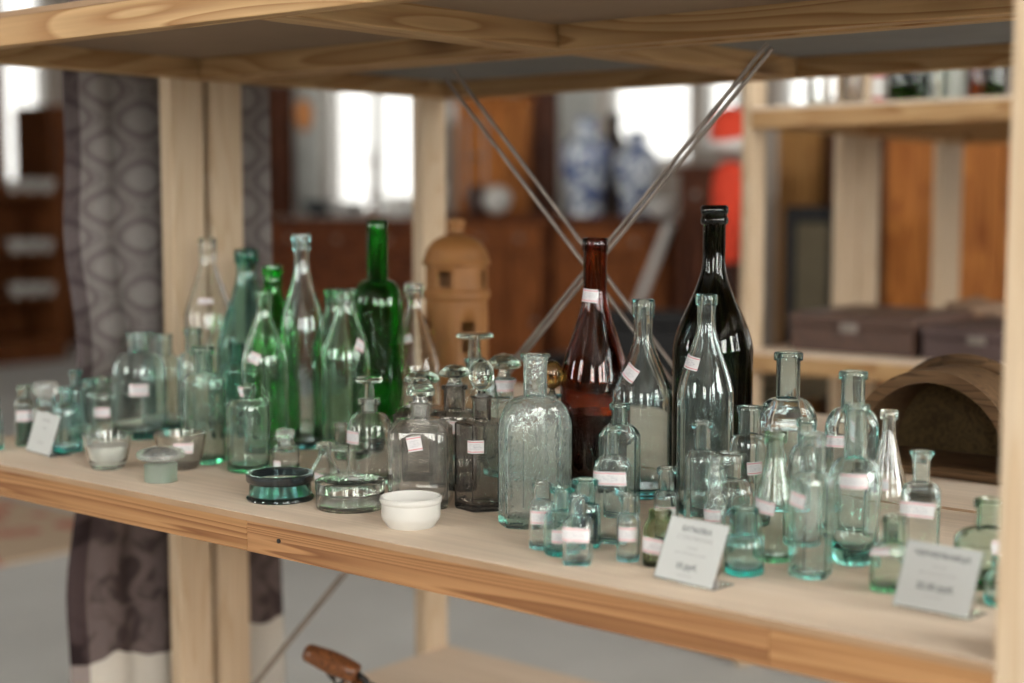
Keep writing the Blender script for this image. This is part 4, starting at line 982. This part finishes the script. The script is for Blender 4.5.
box('highlight_strip', (X(282, SBY), SBY - .04, z1 + .0004), (X(415, SBY), SBY + .12, z1 + .005), plain('highlight_white', (.62, .60, .56), .9), None, .001, label='white strip standing in for window light reflected on the left sideboard', category='highlight strip')  # white strip added in place of window light reflected by the glossy top
a_ = onY(669, 226, SBY - .06); b_ = onY(640, 300, SBY - .16); d_ = b_ - a_; e_ = a_ + d_ * ((a_.z - .003) / -d_.z)
t = empty('leaning_pole', e_, 'slim white pole leaning against the sideboard with the vases', 'pole')
rod('shaft', (0, 0, 0), a_ - e_, .022, WHT, t, 14); rod('tip', a_ - e_, (a_ - e_) * 1.02, .026, GREYP, t, 14)
# hanging round orange lampshade
c = onY(304, 115, 7.0); R_ = 9.5 * c.dot(FW) / 1506
t = empty('pendant_lamp', (c.x, c.y, c.z), 'round orange pendant lampshade before the grey curtain', 'lamp')
bm = bmesh.new(); bmesh.ops.create_uvsphere(bm, u_segments=32, v_segments=20, radius=1)
for v in bm.verts: v.co = Vector((v.co.x * R_, v.co.y * R_, v.co.z * R_ * 1.7))
put('lamp_shade', bm_mesh(bm, plain('orange_shade', (.62, .26, .09), .7)), t)
rod('cord', (0, 0, R_ * 1.7), (0, 0, 3.3 - c.z), .004, BLKP, t)
# grey curtain beside window
def drape(label, xa, xb, Yv, z0, z1_, m):
    bm = bmesh.new(); n = 60
    A = [bm.verts.new((xa + (xb - xa) * i / n, Yv + .03 * math.sin(i * .9), z0)) for i in range(n + 1)]
    Bv = [bm.verts.new((xa + (xb - xa) * i / n, Yv + .02 * math.sin(i * .9), z1_)) for i in range(n + 1)]
    for i in range(n): bm.faces.new((A[i], A[i + 1], Bv[i + 1], Bv[i]))
    o = put('curtain', bm_mesh(bm, m), None, label=label, category='curtain'); s = o.modifiers.new('s', 'SOLIDIFY'); s.thickness = .003
DRM = plain('grey_white_drape', (.62, .63, .60), .9)
drape('grey-white curtain left of the brightest window', X(294, 8.2), X(321, 8.2), 8.2, Zat(300, 214, 8.2), 3.0, DRM)
drape('pale grey curtain behind the left blue and white vase', X(557, 8.2), X(596, 8.2), 8.2, Zat(580, 220, 8.2), 3.0, DRM)
# red coat and cap on a stand
def redcoat():
    Yv = 5.0; c = onY(730, 200, Yv); D = c.dot(FW); k = D / 1506; c.z = 0; Z = lambda y: onY(730, y, Yv).z
    t = empty('coat_stand', c, 'bright red coat and white-trimmed red cap on a stand, behind the dark wine bottle', 'coat stand')
    rod('pole', (0, 0, .02), (0, 0, Z(160)), .012, BLKP, t); lathe('base', [(0, 0), (.16, 0), (.16, .015), (.02, .025), (0, .025)], BLKP, t, seg=32)
    r = 19 * k
    lathe('coat', [(0, Z(262))] + smooth_prof([(r * .62, Z(262)), (r * .8, Z(235)), (r * 1.0, Z(200)), (r * .92, Z(172)), (r * .4, Z(162))], 2) + [(0, Z(160))], RED, t, seg=40, label='bright red coat')
    bm = bmesh.new(); tube_bm(bm, [(r * .8 * math.cos(a), r * .7 * math.sin(a), Z(143)) for a in [i / 20 * 2 * PI for i in range(21)]], 8 * k, 10); put('cap_trim', bm_mesh(bm, WHT), t, label='white trim of the cap')
    lathe('cap', [(0, Z(150))] + smooth_prof([(r * .9, Z(150)), (r * 1.15, Z(140)), (r * 1.1, Z(124)), (r * .8, Z(112)), (r * .3, Z(107))], 2) + [(0, Z(106))], RED, t, seg=40, label='red cap')
redcoat()
# display case at the far left wall
def showcase():
    Xf = -9.0; ya = onX(-70, 300, Xf).y; yb = onX(66, 300, Xf).y; h = onX(30, 192, Xf).z; dep = .5
    t = empty('display_cabinet', (Xf - dep / 2, (ya + yb) / 2, 0), 'brown glazed display cabinet with white crockery, at the far left', 'cabinet'); w = (yb - ya) / 2; d = dep / 2
    bm = bmesh.new(); add_box(bm, (-d, -w, 0.0), (-d + .02, w, h)); add_box(bm, (-d + .02, -w, 0), (d, -w + .05, h)); add_box(bm, (-d + .02, w - .05, 0), (d, w, h)); add_box(bm, (-d + .02, -w + .05, h - .04), (d, w - .05, h)); add_box(bm, (-d + .02, -w + .05, 0.0), (d, w - .05, .16)); put('body', bm_mesh(bm, ORNG2, smooth=False), t)
    for zz in (.42, .72): box('shelf', (-d + .021, -w + .051, zz), (d - .02, w - .051, zz + .025), ORNG2, t, .002)
    return Xf, ya, yb, h, d
ORNG2 = wood('brown_veneer', (.17, .060, .020), (.07, .02, .008), 'Z', rings=8, knots=False, rough=.4)
Xf, ya, yb, hh, dd = showcase()
n_ = 0
for (zz, row) in ((hh, 'on top of'), (.7455, 'on the upper shelf of'), (.4455, 'on the lower shelf of')):
    for px in (18, 34, 50):
        y = onX(px, 250, Xf - .1).y; r = .060
        lathe('soup_bowl', [(0, 0), (r * .5, 0), (r * .5, .008), (r * .9, .05), (r * 1.1, .085), (r * 1.05, .085), (r * .8, .045), (0, .015)], CERW, None, (Xf - .12, y, zz + .0006), seg=32,
              label='white bowl %s the far left display cabinet' % row, category='bowl', group='white crockery ' + row + ' the display cabinet')
def tallboy(label, pa, pb, Xf, rowtop):
    a = onX(pa, 200, Xf).y; b = onX(pb, 200, Xf).y; z = onX(pb, rowtop, Xf).z
    t = empty('tallboy', (Xf - .25, (a + b) / 2, 0), label, 'cabinet'); w = (b - a) / 2
    box('body', (-.25, -w, 0), (.25, w, z), ORNG2, t, .01); box('door', (.251, -w + .03, .1), (.27, w - .03, z - .06), ORNG2, t, .008)
tallboy('narrow tall brown cabinet at the wall, right of the bright left window', 53, 110, -9.9, 108)
tallboy('brown cabinet at the extreme left, left of the bright window', -90, 9, -9.7, 40)
drape2 = None
# rug
def rug_mat():
    m, nt, out = newmat('red_rug'); L = nt.links.new
    b = N(nt, 'ShaderNodeBsdfPrincipled', Roughness=.95); tc = N(nt, 'ShaderNodeTexCoord'); n = N(nt, 'ShaderNodeTexVoronoi', Scale=5.5); L(tc.outputs['Object'], n.inputs['Vector'])
    n2 = N(nt, 'ShaderNodeTexNoise', Scale=4, Detail=4); L(tc.outputs['Object'], n2.inputs['Vector'])
    ad = N(nt, 'ShaderNodeMath', operation='MULTIPLY_ADD'); L(n2.outputs['Fac'], ad.inputs[0]); ad.inputs[1].default_value = .6; L(n.outputs['Distance'], ad.inputs[2])
    r = N(nt, 'ShaderNodeValToRGB'); cr = r.color_ramp; cr.elements[0].position = .45; cr.elements[0].color = (.48, .35, .24, 1); cr.elements[1].position = .95; cr.elements[1].color = (.50, .38, .27, 1)
    for pos, c in ((.56, (.46, .09, .07)), (.66, (.50, .36, .24)), (.76, (.42, .08, .07)), (.84, (.52, .40, .28))):
        e = cr.elements.new(pos); e.color = (*c, 1)
    L(ad.outputs[0], r.inputs['Fac']); L(r.outputs['Color'], b.inputs['Base Color']); L(b.outputs[0], out.inputs['Surface']); return m
box('rug', (-6.2, .6, .0), (-4.0, 3.0, .012), rug_mat(), None, .003, label='worn red and beige patterned rug on the grey floor at the left', category='rug')
# ------------------------------------------------------------------ room
CONC = plain('concrete_floor', (.56, .57, .56), .6, var=.14, scale=1.6)
WALLD = plain('dark_panelled_wall', (.11, .075, .05), .8, var=.2)
WALL = plain('plaster_wall', (.36, .31, .27), .9, var=.05)
CEIL = plain('ceiling_white', (.34, .31, .28), .9, var=.04)
X0, X1, Y0r, Y1r, HC = -10.5, 3.6, -3.6, 8.5, 3.3
box('floor', (X0, Y0r, -.1), (X1, Y1r, 0), CONC, None, 0, kind='structure')
box('ceiling', (X0, Y0r, HC), (X1, Y1r, HC + .1), CEIL, None, 0, kind='structure')
WIN = []
def wall(name, axis, c, th, lo, hi, holes):
    """wall in plane axis=c, holes (a0, a1, z0, z1)"""
    bm = bmesh.new()
    def bx(a0, a1, z0, z1):
        if a1 - a0 < 1e-3 or z1 - z0 < 1e-3: return
        if axis == 'Y': add_box(bm, (a0, c, z0), (a1, c + th, z1))
        else: add_box(bm, (c, a0, z0), (c + th, a1, z1))
    p = lo
    for (a0, a1, z0, z1) in sorted(holes):
        bx(p, a0, 0, HC); bx(a0, a1, 0, z0); bx(a0, a1, z1, HC); p = a1
    bx(p, hi, 0, HC)
    put(name, bm_mesh(bm, WALLD if name in ('wall_front', 'wall_right') else WALL, smooth=False), None, kind='structure')
    for h in holes: WIN.append((axis, c, th, h))
wn = [0]
PANE = None
def pane_mat(name='window_pane', tr=.96):
    m, nt, out = newmat(name); L = nt.links.new
    t = N(nt, 'ShaderNodeBsdfTransparent'); t.inputs['Color'].default_value = (tr, tr, tr * .98, 1); g = N(nt, 'ShaderNodeBsdfGlossy', Roughness=.02)
    mx = N(nt, 'ShaderNodeMixShader'); mx.inputs[0].default_value = .06; L(t.outputs[0], mx.inputs[1]); L(g.outputs[0], mx.inputs[2]); L(mx.outputs[0], out.inputs['Surface'])
    return m
PANE = pane_mat()
PANEB = pane_mat('dimmed_pane', .29)  # grey tint put in to hold down daylight in back and left windows
def windows():
    for (axis, c, th, (a0, a1, z0, z1)) in WIN:
        wn[0] += 1
        t = bpy.data.objects.new(f'window_{wn[0]}', None); COL.objects.link(t); t['kind'] = 'structure'
        bm = bmesh.new(); f = .05; m = c + th / 2
        def bx(p, q, r, s):
            if axis == 'Y': add_box(bm, (p, m - .03, r), (q, m + .03, s))
            else: add_box(bm, (m - .03, p, r), (m + .03, q, s))
        bx(a0, a0 + f, z0, z1); bx(a1 - f, a1, z0, z1); bx(a0 + f, a1 - f, z0, z0 + f); bx(a0 + f, a1 - f, z1 - f, z1)
        if a1 - a0 > .95: bx((a0 + a1) / 2 - .03, (a0 + a1) / 2 + .03, z0 + f, z1 - f)
        put('window_frame', bm_mesh(bm, WHT, smooth=False), t)
        bm = bmesh.new()
        if axis == 'Y': add_box(bm, (a0 + f, m - .002, z0 + f), (a1 - f, m + .002, z1 - f))
        else: add_box(bm, (m - .002, a0 + f, z0 + f), (m + .002, a1 - f, z1 - f))
        put('window_pane', bm_mesh(bm, PANEB if c > 8 or c < -8 else PANE, smooth=False), t)
        # portal so the renderer aims at the daylight in the opening
        li = bpy.data.lights.new('daylight', 'AREA'); li.shape = 'RECTANGLE'; li.cycles.is_portal = True
        lo = bpy.data.objects.new('daylight', li); COL.objects.link(lo)
        li.size = a1 - a0; li.size_y = z1 - z0
        cc = Vector(((a0 + a1) / 2, m, (z0 + z1) / 2)) if axis == 'Y' else Vector((m, (a0 + a1) / 2, (z0 + z1) / 2))
        inward = Vector((0, -1, 0)) if (axis == 'Y' and c > 0) else Vector((0, 1, 0)) if axis == 'Y' else Vector((1, 0, 0)) if c < -1 else Vector((-1, 0, 0))
        lo.location = cc + inward * (th / 2 + .02); lo.rotation_euler = inward.to_track_quat('-Z', 'Y').to_euler()
def px_hole(xa, xb, yb, Y, top=2.95):
    a = onY(xa, yb, Y); b = onY(xb, yb, Y); return (a.x, b.x, a.z, top)
wall('wall_back', 'Y', Y1r, .25, X0, X1, [px_hole(320, 417, 214, Y1r), px_hole(440, 466, 124, Y1r), px_hole(598, 688, 166, Y1r), px_hole(693, 735, 150, Y1r), px_hole(772, 852, 200, Y1r), (-1.2, 1.2, 1.0, 2.95), (1.6, 3.2, 1.0, 2.95)])
aL = onX(8, 190, X0); bL = onX(56, 190, X0)
wall('wall_left', 'X', X0 - .25, .25, Y0r, Y1r, [(aL.y, bL.y, aL.z, 2.95), (-2.5, 1.5, 1., 2.95)])
wall('wall_right', 'X', X1, .25, Y0r, Y1r, [(-2.4, .0, 1.1, 3.1), (1.2, 3.6, 1.1, 3.1)])
wall('wall_front', 'Y', Y0r - .25, .25, X0, X1, [(-7.2, -5.9, 1.3, 3.1), (-3.0, -1.9, 1.3, 3.1), (1.2, 2.6, 1.3, 3.1)])
windows()
# ------------------------------------------------------------------ daylight
w = bpy.data.worlds.new('world'); sc.world = w; w.use_nodes = True
bg = w.node_tree.nodes['Background']; bg.inputs['Color'].default_value = (1.0, .985, .965, 1); bg.inputs['Strength'].default_value = 25.0
sc.view_settings.view_transform = 'Standard'; sc.view_settings.look = 'None'; sc.view_settings.gamma = 1; sc.view_settings.use_curve_mapping = False
sc.view_settings.exposure = -0.12
cy = sc.cycles
cy.max_bounces = 24; cy.transmission_bounces = 22; cy.glossy_bounces = 8; cy.diffuse_bounces = 4; cy.transparent_max_bounces = 12; cy.volume_bounces = 0
cy.caustics_reflective = True; cy.caustics_refractive = True; cy.blur_glossy = .5
cy.sample_clamp_indirect = 30; cy.use_denoising = True; cy.denoiser = 'OPENIMAGEDENOISE'
cy.denoising_input_passes = 'RGB_ALBEDO_NORMAL'
